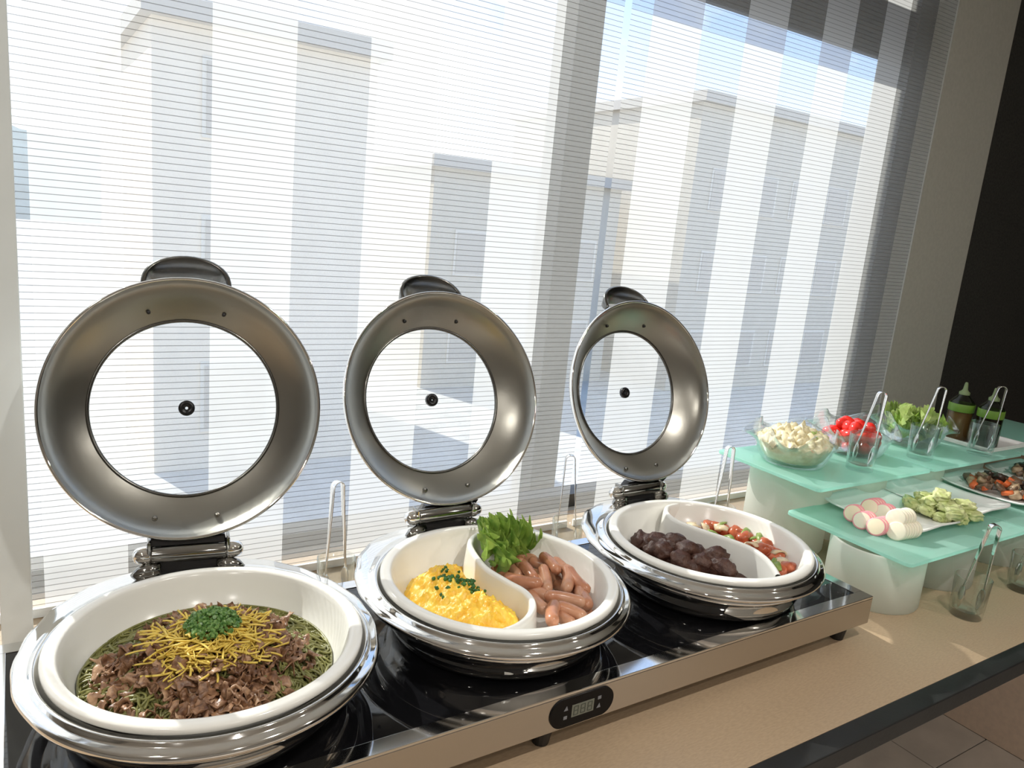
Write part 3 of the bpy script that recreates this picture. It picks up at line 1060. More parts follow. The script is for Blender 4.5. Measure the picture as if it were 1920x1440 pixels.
def frilly_leaf(W, H, mat, seed, curl=0.6, ruff=0.012, nu=60, nv=16):
    rs = random.Random(seed); ph = rs.uniform(0, 6); v = []; f = []
    for j in range(nv + 1):
        t = j / nv
        for i in range(nu + 1):
            s_ = 2 * i / nu - 1
            ww = W * (0.25 + 0.75 * math.sin(min(1, t * 1.15) * PI / 2)) / 2
            x = s_ * ww
            edge = max(t ** 2, abs(s_) ** 3 * t)
            frill = 1.5 * ruff * edge * (math.sin(s_ * 13 + ph) + 0.7 * math.sin(s_ * 29 + 2 * ph + 3 * t) + 0.35 * math.sin(s_ * 53 + ph))
            y = curl * H * 0.5 * t * t - 0.25 * W * s_ * s_ * t + frill
            z = H * t * (1 - 0.18 * s_ * s_) + 0.55 * ruff * edge * math.sin(s_ * 11 + ph * 1.7) + 0.006 * fbm((x * 40 + seed, t * 3, 0), 1.0, 2)
            z += 0.0022 * edge * math.sin(s_ * 37 + ph) + 0.006 * edge * noise.noise(Vector((x * 90, t * 5, seed)))
            v.append((x, y, z))
    for j in range(nv):
        for i in range(nu):
            a = j * (nu + 1) + i
            f.append((a, a + 1, a + nu + 2, a + nu + 1))
    return me_from(v, f, mat)


LB = at(930, 1050, z=HT + 0.060)
for k, (dx, dy, dz, rz, tx, W, H) in enumerate(((-0.012, 0.008, 0.004, 0.5, 0.25, 0.085, 0.058), (0.016, 0.014, 0.002, -0.15, 0.2, 0.095, 0.070), (0.052, 0.022, -0.004, -0.55, 0.2, 0.090, 0.056), (-0.012, -0.022, -0.004, 1.0, 0.5, 0.060, 0.044), (0.026, 0.034, 0.0, -0.2, -0.1, 0.085, 0.062), (-0.002, -0.004, 0.0, 0.3, 0.75, 0.080, 0.050))):
    o = mk('lettuce_leaf', frilly_leaf(W, H, 'lettuce', 11 + k, 0.5, 0.009, 110, 22))
    wrap_place(o, LB.x + dx, LB.y + dy, HT + 0.045 + dz + 0.012, rz, tx, 0)
    tag(o, 'frilly green lettuce leaf tucked behind the sausages', 'lettuce', 'lettuce garnish behind the sausages')

# ---- dish 3 : patties (left), stew (right)
D3 = Vector((DISH[2][0], DISH[2][1], HT))
pm = [blob_mesh('patty', (0.0235, 0.019, 0.0165), 0.32, 1.9, 40 + k) for k in range(6)]
PAT = [(515, 425, 1), (560, 445, 1), (620, 432, 2), (600, 480, 1), (655, 490, 2), (720, 432, 3), (690, 470, 2), (800, 485, 3), (760, 545, 2), (885, 560, 2), (850, 515, 2), (965, 520, 3), (930, 555, 2), (1010, 590, 2), (960, 600, 1), (830, 590, 1), (700, 520, 1), (1030, 610, 1)]
for k, (x, y, lv) in enumerate(PAT):
    z = HT + (0.036, 0.046, 0.056, 0.066)[lv]
    p = at(1040 + x / 3.2, 880 + y / 3.2, z=z) - D3
    r = math.hypot(p.x, p.y)
    if r > 0.137: p = Vector((p.x * 0.137 / r, p.y * 0.137 / r, p.z))
    o = mk('meat_patty', pm[k % 6])
    wrap_place(o, D3.x + p.x, D3.y + p.y, HT + p.z, rnd(0, 6.28), rnd(-.4, .4), rnd(-.4, .4))
    tag(o, 'dark brown lumpy meat patty in the divided white pan', 'meat patty', 'meat patties in the divided pan')
SM = {'red': [blob_mesh('tomato_meat', (0.017, 0.014, 0.012), 0.22, 1.4, 60 + k) for k in range(4)],
      'on': [], 'gr': []}


def curved_piece(mat, L, W, th, bend, seed):
    pts = []; n = 10
    for k in range(n + 1):
        a = (k / n - 0.5) * bend
        R_ = L / bend
        pts.append((R_ * math.sin(a), 0, R_ * (math.cos(a) - 1)))
    ws = [W * (0.55 + 0.45 * math.sin(PI * k / n)) for k in range(n + 1)]
    me = MB().strip(pts, (0, 1, 0), ws, th).mesh(mat)
    return me


SM['on'] = [curved_piece('onion', 0.036, 0.020, 0.0035, 2.0, k) for k in range(2)] + [curved_piece('onion', 0.028, 0.016, 0.003, 1.2, 3)]
SM['gr'] = [curved_piece('celery', 0.040, 0.012, 0.004, 1.3, 1), curved_piece('celery', 0.030, 0.010, 0.003, 0.8, 2)]
STEW = [('on', 850, 335), ('on', 905, 340), ('gr', 960, 385), ('on', 985, 330), ('red', 925, 325), ('gr', 1020, 300), ('on', 1000, 350), ('red', 1040, 345), ('red', 1090, 385), ('red', 1140, 370),
        ('red', 1175, 395), ('gr', 1195, 350), ('gr', 1230, 410), ('on', 1180, 440), ('red', 1285, 430), ('red', 1330, 450), ('gr', 1270, 395), ('red', 1250, 480), ('red', 1290, 500), ('on', 1350, 490),
        ('red', 1330, 530), ('red', 1400, 520), ('on', 1385, 560), ('red', 1400, 590), ('red', 1345, 610), ('gr', 1310, 560), ('gr', 1040, 400), ('red', 1130, 410), ('on', 1230, 450), ('gr', 1330, 565), ('on', 820, 325), ('red', 985, 315)]
nm = {'red': ('stew_chunk', 'reddish glazed chunk in the vegetable stew', 'stew meat', 'red chunks in the stew'),
      'on': ('onion_slice', 'pale cooked onion slice in the vegetable stew', 'onion', 'onion slices in the stew'),
      'gr': ('celery_slice', 'green vegetable slice in the stew with red chunks', 'vegetable', 'green slices in the stew')}
for k, (kd, x, y) in enumerate(STEW):
    z = HT + (0.050 if kd == 'red' else 0.060) + rnd(0, 0.006)
    p = at(1040 + x / 3.2, 880 + y / 3.2, z=z) - D3
    r = math.hypot(p.x, p.y)
    if r > 0.145: p = Vector((p.x * 0.145 / r, p.y * 0.145 / r, p.z))
    o = mk(nm[kd][0], random.choice(SM[kd]))
    wrap_place(o, D3.x + p.x, D3.y + p.y, HT + p.z, rnd(0, 6.28), rnd(-.5, .5), rnd(-.5, .5))
    tag(o, nm[kd][1], nm[kd][2], nm[kd][3])
# sauce under the stew and the patties
for nm_, mat, zz, sd_, lab in (('stew_sauce', 'tomato_meat', 0.044, 1, 'red brown sauce under the vegetable stew'), ('meat_gravy', 'patty', 0.034, -1, 'dark gravy under the meat patties')):
    C3 = DIVC[2]; s0 = side_of(C3, 0.1, 0.0)
    S_ = (1 if s0 > 0 else -1) * sd_
    vid3 = {}; v3 = []; f3 = []
    GG = 0.006
    for ix in range(-26, 27):
        for iy in range(-26, 27):
            x, y = ix * GG, iy * GG
            r = math.hypot(x, y)
            if r > (0.149 if sd_ > 0 else 0.141) or S_ * side_of(C3, x, y) < 0.010: continue
            vid3[(ix, iy)] = len(v3); v3.append((x, y, zz + 0.002 * noise.noise(Vector((x, y, 0)) * 90)))
    for (ix, iy) in list(vid3):
        kk = [(ix, iy), (ix + 1, iy), (ix + 1, iy + 1), (ix, iy + 1)]
        if all(q in vid3 for q in kk): f3.append(tuple(vid3[q] for q in kk))
    tag(MB().add(v3, f3).obj(nm_, mat, loc=D3), lab, 'sauce', kind='stuff')

# ------------------------------------------------------------------ risers and frosted glass shelves
LZ, UZ = 1.030, 1.108


def riser(x, y, r, h, label):
    prof = [(r - 0.006, 0.0), (r - 0.002, 0.0), (r, 0.004), (r, h - 0.002), (r - 0.002, h), (r - 0.005, h), (r - 0.006, h - 0.002)]
    o = MB().lathe(prof, 72, closed=True).obj('shelf_riser', 'riser', loc=(x, y, CT))
    tag(o, label, 'riser')


riser(1.527, 0.838, 0.096, LZ - 0.008 - CT, 'white acrylic cylinder under the low glass shelf beside the warmer')
riser(1.765, 0.848, 0.096, LZ - 0.008 - CT, 'white acrylic cylinder beneath the plate of green patties')
riser(2.060, 0.860, 0.096, LZ - 0.008 - CT, 'shaded white cylinder beneath the plate of brown stewed vegetables')
riser(2.330, 0.860, 0.096, LZ - 0.008 - CT, 'shaded white cylinder under the far end of the low glass shelf')
riser(1.580, 1.115, 0.098, UZ - 0.008 - CT, 'tall white cylinder under the potato salad bowl')
riser(1.790, 1.105, 0.098, UZ - 0.008 - CT, 'tall white cylinder under the tomato bowl')
riser(2.060, 1.105, 0.098, UZ - 0.008 - CT, 'tall shaded white cylinder under the green salad bowl')
riser(2.290, 1.105, 0.090, UZ - 0.008 - CT, 'tall shaded white cylinder under the tray with dressing bottles')


def shelf(x0, x1, y0, y1, z, label):
    cx, cy = (x0 + x1) / 2, (y0 + y1) / 2
    r = 0.012; pts = []
    for (sx, sy, a0) in ((1, 1, 0), (-1, 1, 90), (-1, -1, 180), (1, -1, 270)):
        for k in range(6):
            a = math.radians(a0 + 90 * k / 5)
            pts.append(((x1 - x0) / 2 * sx - r * sx + r * math.cos(a), (y1 - y0) / 2 * sy - r * sy + r * math.sin(a)))
    n = len(pts)
    v = [(x, y, -0.008) for x, y in pts] + [(x, y, 0) for x, y in pts]
    f = [tuple(range(n - 1, -1, -1)), tuple(range(n, 2 * n))] + [(k, (k + 1) % n, n + (k + 1) % n, n + k) for k in range(n)]
    o = MB().add(v, f).obj('glass_shelf', 'frosted', smooth=False, loc=(cx, cy, z), bevel=0.0012)
    tag(o, label, 'glass shelf', 'frosted glass shelves')


shelf(1.452, 1.938, 0.726, 1.022, LZ, 'low frosted green glass shelf holding the fish cakes')
shelf(1.944, 2.430, 0.726, 1.022, LZ, 'low shaded green glass shelf holding the brown stewed vegetables')
shelf(2.436, 2.920, 0.726, 1.022, LZ, 'low shaded green glass shelf nearest the dark wall')
shelf(1.447, 1.897, 0.946, 1.241, UZ, 'high frosted green glass shelf holding potato salad and tomatoes')
shelf(1.905, 2.365, 0.946, 1.241, UZ, 'high shaded green glass shelf holding the green salad')
shelf(2.372, 2.830, 0.946, 1.241, UZ, 'high shaded green glass shelf under the dressing bottles')


# ------------------------------------------------------------------ plates
def plate(cx, cy, w_, d_, rz, label):
    n = 28; v = []; f = []
    for i in range(n + 1):
        for j in range(n + 1):
            a = 2 * i / n - 1; b_ = 2 * j / n - 1
            # rounded wavy square
            x = a * (1 - 0.055 * (1 - b_ * b_)) ; y = b_ * (1 - 0.055 * (1 - a * a))
            m_ = max(abs(a), abs(b_)); q = (abs(a) ** 6 + abs(b_) ** 6) ** (1 / 6)
            if q > 0: x *= m_ / q if q > 0 else 1; y *= m_ / q
            z = 0.003 + 0.013 * max(0, (m_ - 0.62) / 0.38) ** 1.6 + 0.006 * max(0, m_ - 0.6) * (abs(b_) - abs(a)) * 2 + 0.004 * (abs(a * b_)) ** 3
            v.append((x * w_ / 2, y * d_ / 2, z))
    for i in range(n):
        for j in range(n):
            k = i * (n + 1) + j
            f.append((k, k + n + 1, k + n + 2, k + 1))
    me = me_from(v, f, 'plate')
    o = mk('serving_plate', me, loc=(cx, cy, LZ), rot=(0, 0, rz))
    s_ = o.modifiers.new('solid', 'SOLIDIFY'); s_.thickness = 0.004; s_.offset = -1
    tag(o, label, 'plate', 'wavy white square plates')
    return o


plate(1.690, 0.915, 0.235, 0.245, 0.0, 'white square plate holding pink and white fish cakes')
plate(1.930, 0.925, 0.235, 0.245, 0.0, 'white square plate holding pale green patties')
plate(2.190, 0.905, 0.245, 0.245, 0.0, 'white square plate holding brown stewed vegetables with carrot')
plate(2.450, 0.915, 0.245, 0.245, 0.0, 'white square plate holding sauteed vegetables beyond the stewed vegetables')


# fish cake slices
def fish_mesh(rim, face):
    r, t = 0.0205, 0.0042
    n = 28
    prof = [(0.0002, -t), (r * 0.84, -t), (r * 0.965, -t * 0.75), (r, 0), (r * 0.965, t * 0.75), (r * 0.84, t), (0.0002, t)]
    mb = MB().lathe([(a, b_) for a, b_ in prof], n)
    me = mb.mesh(rim)
    me.materials.append(MATS[face])
    for p in me.polygons:
        c = p.center
        if math.hypot(c.x, c.y) < r * 0.80: p.material_index = 1
    return me


FPINK = fish_mesh('fish_pink', 'fish_cream'); FWHITE = fish_mesh('fish_white', 'fish_white'); FMIX = fish_mesh('fish_pink', 'fish_white')
FC = [('p', 680, 388, 2, 0.020), ('p', 800, 345, 4, 0.024), ('m', 745, 440, 3, 0.018), ('m', 890, 385, 3, 0.020), ('p', 845, 482, 4, 0.018), ('w', 985, 425, 5, 0.040), ('w', 990, 515, 7, 0.018)]
for kd, x, y, n, hz in FC:
    base = at(1420 + x / 3.79, 860 + y / 3.79, z=LZ + hz)
    for k in range(n):
        me = {'p': FPINK, 'm': FMIX, 'w': FWHITE}[kd]
        o = mk('fish_cake_slice', me)
        st = 0.0088
        o.location = (base.x + k * st * 0.93, base.y - 0.1 * k * st, base.z + rnd(-.0008, .0008))
        ax = Vector((-0.86, -0.25, 0.42)).normalized()
        o.rotation_euler = ax.to_track_quat('Z', 'Y').to_euler()
        if kd == 'w':
            tag(o, 'plain white round fish cake slice standing in a row', 'fish cake', 'white fish cake slices')
        else:
            tag(o, 'pink edged round fish cake slice with pale centre', 'fish cake', 'pink fish cake slices')
# green patties
gm = [blob_mesh('green_cake', (0.027, 0.018, 0.0105), 0.30, 2.2, 80 + k, 4, 0.62) for k in range(5)]
GR = [(1090, 305, 0), (1130, 335, 0), (1200, 270, 1), (1250, 310, 1), (1310, 265, 2), (1210, 370, 0), (1360, 345, 1), (1340, 410, 0), (1460, 330, 1), (1520, 400, 0), (1430, 420, 0), (1290, 330, 0), (1400, 380, 1)]
for k, (x, y, lv) in enumerate(GR):
    p = at(1420 + x / 3.79, 860 + y / 3.79, z=LZ + 0.017 + 0.017 * lv)
    o = mk('green_patty', gm[k % 5])
    wrap_place(o, p.x, p.y, p.z, rnd(-.7, .7), rnd(-.25, .25), rnd(-.25, .25))
    tag(o, 'pale green lumpy vegetable patty on the white plate', 'patty', 'green patties on the plate')


def chunk(mat, seed):
    rs = random.Random(seed)
    bm = bmesh.new()
    bmesh.ops.create_cube(bm, size=1.0)
    bmesh.ops.subdivide_edges(bm, edges=bm.edges[:], cuts=2, use_grid_fill=True)
    sx, sy, sz = rs.uniform(.02, .036), rs.uniform(.014, .022), rs.uniform(.010, .017)
    for v_ in bm.verts:
        d = v_.co
        k = 0.72 + 0.28 * (0.5 / max(1e-6, d.length))
        p = Vector((d.x * sx, d.y * sy, d.z * sz)) * k
        p *= 1 + 0.25 * noise.noise(d * 1.7 + Vector((seed, seed * .3, 0)))
        v_.co = p
    me = bpy.data.meshes.new('chunk'); bm.to_mesh(me); bm.free()
    me.materials.append(MATS[mat])
    me.polygons.foreach_set('use_smooth', [True] * len(me.polygons))
    return me


CH = {'stew_brown': [chunk('stew_brown', k) for k in range(4)], 'stew_tan': [chunk('stew_tan', 10 + k) for k in range(3)],
      'stew_dark': [chunk('stew_dark', 20 + k) for k in range(2)], 'carrot': [chunk('carrot', 30 + k) for k in range(2)]}
CN = {'stew_brown': ('lotus_root', 'brown glazed root vegetable chunk', 'vegetable'), 'stew_tan': ('bamboo_shoot', 'tan glazed vegetable chunk', 'vegetable'),
      'stew_dark': ('mushroom_piece', 'dark glossy mushroom piece', 'mushroom'), 'carrot': ('carrot_piece', 'bright orange carrot piece', 'carrot')}
for (cx, cy, n, mats, where) in ((2.190, 0.905, 58, ['stew_brown'] * 5 + ['stew_tan'] * 3 + ['stew_dark'] * 2 + ['carrot'] * 2, 'on the stewed vegetable plate'),
                                 (2.450, 0.915, 34, ['stew_tan'] * 5 + ['stew_dark'] * 3 + ['stew_brown'], 'on the sauteed vegetable plate')):
    for k in range(n):
        a = rnd(0, 2 * PI); r = math.sqrt(rnd(0, 1))
        mt_ = random.choice(mats)
        o = mk(CN[mt_][0], random.choice(CH[mt_]))
        wrap_place(o, cx + 0.085 * r * math.cos(a), cy + 0.082 * r * math.sin(a), LZ + 0.014 + 0.026 * (1 - r * r) * rnd(0.3, 1), rnd(0, 6.28), rnd(-.6, .6), rnd(-.6, .6))
        tag(o, CN[mt_][1] + ' ' + where, CN[mt_][2], CN[mt_][0].replace('_', ' ') + 's ' + where)


# ------------------------------------------------------------------ clear wavy bowls
def wavy_bowl(cx, cy, label, rot=0.0, R0=0.062, H=0.085):
    n = 140; L = 22; v = []; f = []
    for j in range(L + 1):
        t = j / L
        for i in range(n):
            a = 2 * PI * i / n
            wv = math.cos(5 * a + rot)
            r = R0 + 0.030 * math.sin(min(1, t * 1.25) * PI / 2)
            if t < 0.12: r *= (t / 0.12) ** 0.5 if j else 0.02
            fl_ = max(0, (t - 0.55) / 0.45)
            r += fl_ ** 1.4 * (0.016 + 0.017 * wv)
            z = 0.003 + H * (0 if t < 0.12 else (t - 0.12) / 0.88) - fl_ ** 1.5 * 0.024 * (0.4 + 0.6 * wv)
            v.append((r * math.cos(a), r * math.sin(a), z))
    for j in range(L):
        for i in range(n):
            f.append((j * n + i, j * n + (i + 1) % n, (j + 1) * n + (i + 1) % n, (j + 1) * n + i))
    me = me_from(v, f, 'bowl_plastic')
    o = mk('salad_bowl', me, loc=(cx, cy, UZ))
    s_ = o.modifiers.new('solid', 'SOLIDIFY'); s_.thickness = 0.0025; s_.offset = 1
    tag(o, label, 'bowl', 'clear wavy salad bowls')


BW = [(1.560, 1.108), (1.815, 1.120), (2.085, 1.125)]
wavy_bowl(*BW[0], 'clear wavy plastic bowl of potato salad', 0.4)
wavy_bowl(*BW[1], 'clear wavy plastic bowl of red tomatoes', 1.6)
wavy_bowl(*BW[2], 'clear wavy plastic bowl of green leaf salad', 0.9)
# potato salad
ps_ = MB(); v = []; f = []
n = 72; L = 26
for j in range(L + 1):
    t = j / L
    for i in range(n):
        a = 2 * PI * i / n
        if t < 0.5:
            r = 0.058 + 0.028 * (t / 0.5) ** 0.6; z = 0.008 + 0.044 * t / 0.5
            if j == 0: r = 0.001
        else:
            q = (t - 0.5) / 0.5
            r = 0.086 * (1 - q) + 0.0004; z = 0.052 + 0.036 * math.sin(q * PI / 2) ** 1.0
        d = Vector((r * math.cos(a), r * math.sin(a), z))
        k = noise.fractal(d * 75, 1.0, 2.0, 3) * 0.012 if t > 0.45 else noise.fractal(d * 90, 1.0, 2.0, 2) * 0.004
        v.append(d + Vector((0, 0, k if t > .45 else 0)) + (d.normalized() * k * 0.5))
for j in range(L):
    for i in range(n):
        f.append((j * n + i, j * n + (i + 1) % n, (j + 1) * n + (i + 1) % n, (j + 1) * n + i))
pot = MB().add(v, f).obj('potato_salad', 'potato', loc=(BW[0][0], BW[0][1], UZ))
tag(pot, 'creamy pale potato salad heaped in a clear bowl', 'potato salad')
pcm = [blob_mesh('potato', (0.013, 0.010, 0.008), 0.35, 1.7, 120 + k, 2) for k in range(4)] + [blob_mesh('cucumber', (0.008, 0.007, 0.002), 0.2, 1.5, 130, 2)]
for k in range(60):
    a = rnd(0, 2 * PI); r = 0.070 * math.sqrt(rnd(0, 1))
    o = mk('potato_lump' if k % 6 else 'cucumber_slice', pcm[k % 4] if k % 6 else pcm[4], pot)
    wrap_place(o, r * math.cos(a), r * math.sin(a), 0.086 - 0.030 * (r / 0.075) ** 2, rnd(0, 6), rnd(-.8, .8), rnd(-.8, .8))
# tomatoes
tm = [blob_mesh('tomato', (0.024, 0.017, 0.016), 0.06, 1.2, 140 + k) for k in range(3)]
for k in range(34):
    lay = 0 if k < 14 else (1 if k < 26 else 2)
    a = k * 2.399; r = (0.062, 0.060, 0.038)[lay] * math.sqrt(((k * 7) % 13 + 2) / 15)
    o = mk('tomato', tm[k % 3])
    wrap_place(o, BW[1][0] + r * math.cos(a), BW[1][1] + r * math.sin(a), UZ + 0.024 + 0.021 * lay + rnd(0, .004), rnd(0, 6), rnd(-.7, .7), rnd(-.7, .7))
    tag(o, 'small glossy red tomato in the clear bowl', 'tomato', 'tomatoes in the bowl')
# green salad
for k in range(30):
    a = k * 2.399; r = 0.060 * math.sqrt((k % 11 + 1) / 12)
    o = mk('salad_leaf', frilly_leaf(rnd(0.05, 0.07), rnd(0.04, 0.06), 'lettuce_pale' if k % 3 else 'lettuce', 200 + k, 0.6, 0.006, 26, 8))
    wrap_place(o, BW[2][0] + r * math.cos(a), BW[2][1] + r * math.sin(a), UZ + 0.012 + 0.055 * (k / 30), rnd(0, 6.28), rnd(0.2, 1.1), rnd(-.3, .3))
    tag(o, 'pale green salad leaf in the clear bowl' if k % 3 else 'deep green frilly salad leaf in the clear bowl', 'salad leaf', 'pale salad leaves in the bowl' if k % 3 else 'deep green salad leaves in the bowl')


# ------------------------------------------------------------------ tumblers with tongs
def tumbler(x, y, z, label, r=0.035, h=0.088):
    root = empty('glass_tumbler', (x, y, z)); tag(root, label, 'glass', 'tumblers holding tongs')
    MB().lathe([(0.0003, 0.0), (r * 0.84, 0.0), (r * 0.88, 0.002), (r * 0.90, 0.012), (r, h - 0.001), (r - 0.001, h), (r - 0.0022, h - 0.001), (r * 0.90 - 0.003, 0.016), (r * 0.6, 0.0135), (0.0003, 0.013)], 48).obj('wall', 'tumbler_glass', root)
    return root


def tongs(x, y, z, label, H=0.21, rz=0.0, lean=(0.0, 0.0), open_=0.046, mat='chrome', shift=(0, 0)):
    root = empty('serving_tongs', (x + shift[0], y + shift[1], z)); tag(root, label, 'tongs', 'steel serving tongs')
    M_ = Matrix.Rotation(rz, 4, 'Z') @ Matrix.Rotation(lean[1], 4, 'Y') @ Matrix.Rotation(lean[0], 4, 'X')
    top = 0.0105
    tipz = 0.046
    for s_ in (-1, 1):
        pts = []; ws = []; ths = []
        for k in range(6):                      # half of the bend
            a = PI / 2 * k / 5
            pts.append((s_ * top * math.sin(a), 0, H - top + top * math.cos(a))); ws.append(0.0135)
        for k in range(1, 15):
            t = k / 14
            xx = top + (open_ / 2 - top) * t ** 1.15
            zz = (H - top) + (tipz - (H - top)) * t
            pts.append((s_ * xx, 0, zz)); ws.append(0.0135 - 0.0075 * min(1, t * 1.15))
        MB().strip(pts, (0, 1, 0), ws, 0.0016).xf(M_).obj('arm', mat, root, bevel=0.0005)
        # spoon tip
        v = []; f = []; n = 10; L = 12
        for j in range(L + 1):
            t = j / L
            wd = 0.0035 + 0.0085 * math.sin(PI * min(1, t * 1.06) ** 0.8) ** 0.8
            if j == L: wd = 0.002
            zz = tipz + 0.003 - 0.0475 * t
            for i in range(n + 1):
                q = 2 * i / n - 1
                v.append((s_ * (open_ / 2 + 0.004 * math.sin(PI * t) * (1 - q * q) - 0.002 * t), q * wd, zz))
        for j in range(L):
            for i in range(n):
                a = j * (n + 1) + i
                f.append((a, a + 1, a + n + 2, a + n + 1))
        o = MB().add(v, f).xf(M_).obj('spoon_tip', mat, root)
        sm = o.modifiers.new('solid', 'SOLIDIFY'); sm.thickness = 0.0012
    return root


TG = [(0.472, 1.238, CT, 0.235, 0.6, -0.02, 'behind the noodle chafing dish'),
      (1.000, 1.238, CT, 0.235, 0.2, -0.05, 'behind the sausage chafing dish'),
      (1.415, 1.175, CT, 0.240, 0.7, 0.0, 'behind the patty chafing dish'),
      (1.690, 1.012, UZ, 0.195, 0.45, 0.12, 'in front of the tomato bowl'),
      (1.965, 1.020, UZ, 0.195, 0.4, 0.12, 'in front of the green salad bowl'),
      (2.205, 0.987, UZ, 0.195, 0.4, 0.12, 'beside the tray of dressing bottles'),
      (1.638, 0.690, CT, 0.205, 0.55, 0.10, 'on the counter before the fish cakes'),
      (1.905, 0.700, CT, 0.205, 0.55, 0.10, 'on the counter before the brown stewed vegetables')]
for (x, y, z, H, rz, _, where) in TG:
    tumbler(x, y, z, 'clear glass tumbler ' + where)
    tongs(x, y, z + 0.014, 'steel tongs standing in the tumbler ' + where, H - 0.014, math.atan2(-x, y) + rz, (0.0, _), 0.043)

# ------------------------------------------------------------------ dressing bottles on a white tray
tr = empty('serving_tray', (2.353, 1.085, UZ)); tag(tr, 'flat white tray under the dressing bottles', 'tray')
MB().box(-0.107, 0.107, -0.105, 0.125, 0.0, 0.006).obj('base', 'plate', tr, smooth=False, bevel=0.002)
tb = MB()
for (a, b_, c_, d_) in ((-0.107, 0.107, -0.105, -0.100), (-0.107, 0.107, 0.120, 0.125), (-0.107, -0.102, -0.100, 0.120), (0.102, 0.107, -0.100, 0.120)):
    tb.box(a, b_, c_, d_, 0.006, 0.012)
tb.obj('rim', 'plate', tr, smooth=False)


def bottle(x, y, z, mat, label):
    root = empty('dressing_bottle', (x, y, z)); tag(root, label, 'bottle', 'dressing bottles on the tray')
    MB().lathe([(0.0003, 0.002), (0.029, 0.002), (0.031, 0.006), (0.031, 0.082), (0.0003, 0.084)], 40).obj('dressing', mat, root)
    MB().lathe([(0.0003, 0.0), (0.031, 0.0), (0.033, 0.003), (0.033, 0.106), (0.030, 0.113), (0.020, 0.124), (0.0135, 0.131), (0.0135, 0.137)], 40).obj('glass_body', 'bottle_clear', root)
    MB().lathe([(0.0336, 0.084), (0.0342, 0.085), (0.0342, 0.106), (0.0336, 0.107)], 40).obj('label_band', 'label_green', root)
    MB().lathe([(0.0140, 0.132), (0.0142, 0.139), (0.010, 0.142), (0.0065, 0.147), (0.0045, 0.164), (0.003, 0.168), (0.0003, 0.168)], 24).obj('nozzle', 'nozzle', root)


bq = at(1803, 763, z=UZ + 0.101); bottle(bq.x, bq.y, UZ + 0.006, 'dressing', 'dressing bottle with brown dressing and green band')
bq = at(1858, 775, z=UZ + 0.101); bottle(bq.x, bq.y, UZ + 0.006, 'dressing_dark', 'dressing bottle with black dressing and green band')

# small white cap by the warmer's left end
q = at(3, 1434, z=CT + 0.012)
o = MB().lathe([(0.0003, 0.0), (0.010, 0.0), (0.012, 0.003), (0.012, 0.018), (0.009, 0.022), (0.0003, 0.023)], 24).obj('plastic_cap', 'white_plastic', loc=(q.x, q.y, CT))
tag(o, 'small white plastic cap beside the left end of the warmer', 'cap')

# ------------------------------------------------------------------ ceiling lights of the room
for k, (x, y) in enumerate(((-0.9, -0.1), (0.9, -0.1), (-1.4, -1.7), (0.4, -1.7), (2.3, -0.9))):
    root = empty('ceiling_downlight', (x, y, 2.80)); tag(root, 'round recessed warm ceiling downlight', 'downlight', 'ceiling downlights')
    MB().lathe([(0.050, 0.0), (0.062, 0.0), (0.062, -0.006), (0.050, -0.004)], 32, closed=True).obj('trim_ring', 'white_plastic', root)
    MB().lathe([(0.0003, -0.002), (0.050, -0.002)], 32).obj('lens', 'lamp_glow', root)
    ld = bpy.data.lights.new('downlight', 'AREA'); ld.shape = 'DISK'; ld.size = 0.07; ld.energy = 11.5; ld.color = (1.0, 0.96, 0.90)
    lo = bpy.data.objects.new('downlight_lamp', ld); COL.objects.link(lo); lo.parent = root; lo.location = (0, 0, -0.012)


# ------------------------------------------------------------------ outside
post = empty('shading_post', (1.86, 2.575, -4.0)); tag(post, 'dark square post added outside the window to shade the blind', 'post')  # stands in for the mullion, added out here to shade the blind's right end
MB().box(-0.065, 0.062, -0.075, 0.075, 0.0, 8.0).obj('shaft', 'alu_dark', post, smooth=False, bevel=0.004)
MB().box(-0.14, 0.14, -0.14, 0.14, 0.0, 0.03).obj('base_plate', 'alu_dark', post, smooth=False)

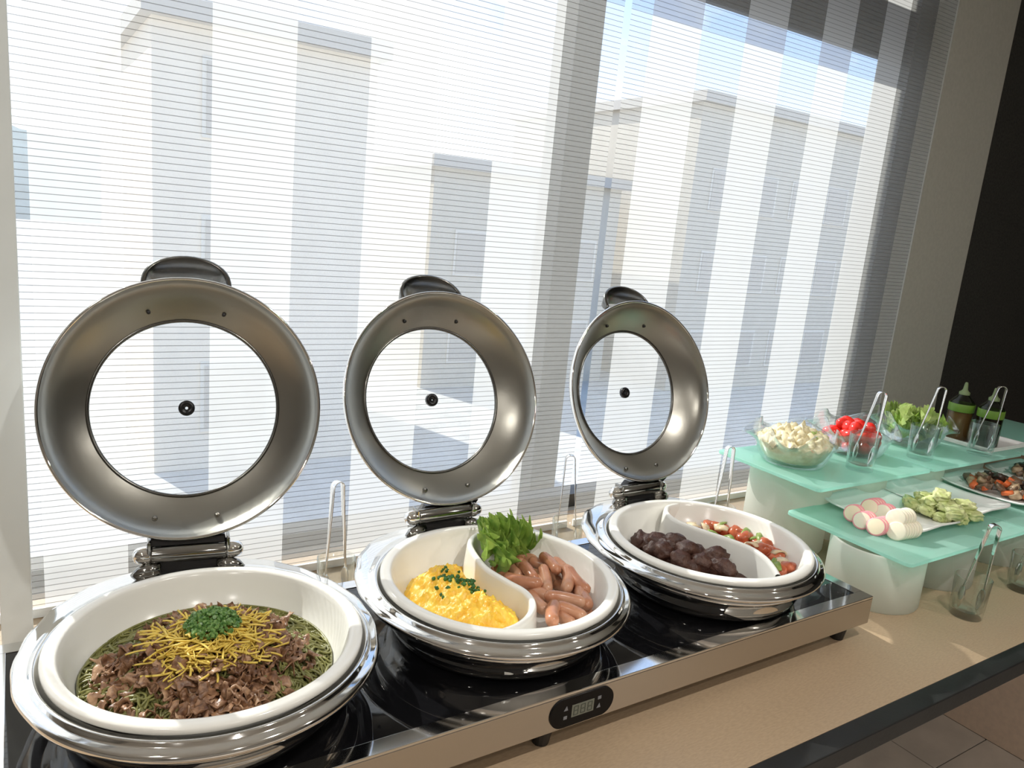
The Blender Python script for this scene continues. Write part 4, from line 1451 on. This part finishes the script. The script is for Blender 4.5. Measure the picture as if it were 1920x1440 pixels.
def building(name, label, x0, x1, y0, y1, z0, z1, mat, roof=None, fl=2.9, wx=2.2):
    root = empty(name, ((x0 + x1) / 2, y0, z0)); tag(root, label, 'building')
    cx = (x0 + x1) / 2
    MB().box(x0 - cx, x1 - cx, 0, y1 - y0, 0, z1 - z0).obj('wall', mat, root, smooth=False)
    MB().box(x0 - cx - .2, x1 - cx + .2, -0.3, y1 - y0 + .2, z1 - z0, z1 - z0 + 0.35).obj('roof', 'roof', root, smooth=False)
    wm = MB().box(-0.6, 0.6, -0.06, 0.05, 0, 1.3).mesh('bld_window', False)
    fm = MB().box(-0.68, 0.68, -0.04, 0.04, -0.08, 1.38).mesh('bld_white', False)
    z = 0.9
    while z + 1.6 < z1 - z0:
        x = x0 - cx + wx * .7
        while x + 0.7 < x1 - cx:
            fo = mk('window_frame', fm, root, (x, 0, z))
            mk('window', wm, fo)
            x += wx
        z += fl


def span(pa, pb, ptop, Y):
    a = at(*pa, y=Y); b_ = at(*pb, y=Y); t = at(*ptop, y=Y)
    return a.x, b_.x, t.z


a, b_, t = span((285, 300), (700, 300), (620, 95), 16)
building('apartment_building', 'pale beige apartment building outside behind the left blind', a, b_, 16, 26, -4, t, 'bld_beige')
a, b_, t = span((810, 400), (1120, 400), (960, 330), 22)
building('office_building', 'low grey building outside between the two blinds', a, b_ + 1.0, 22, 30, -4, t, 'bld_grey')
a, b_, t = span((1305, 300), (1900, 300), (1340, 195), 20)
building('office_tower', 'grey building outside behind the right blind', a, b_, 20, 32, -4, t, 'bld_grey')
struct(box_obj('ground_outside', 'asphalt', -60, 120, 1.7, 260, -4.2, -4.0))
v = []; f = []
n = 80
for i in range(n + 1):
    x = -80 + 260 * i / n
    h = 9 + 10 * noise.fractal(Vector((x * 0.02, 2, 0)), 1.0, 2.0, 4)
    v += [(x, 120, -4), (x, 150, max(2, h)), (x, 190, -4)]
for i in range(n):
    f += [(i * 3, i * 3 + 3, i * 3 + 4, i * 3 + 1), (i * 3 + 1, i * 3 + 4, i * 3 + 5, i * 3 + 2)]
struct(MB().add(v, f).obj('hills', 'hill'))
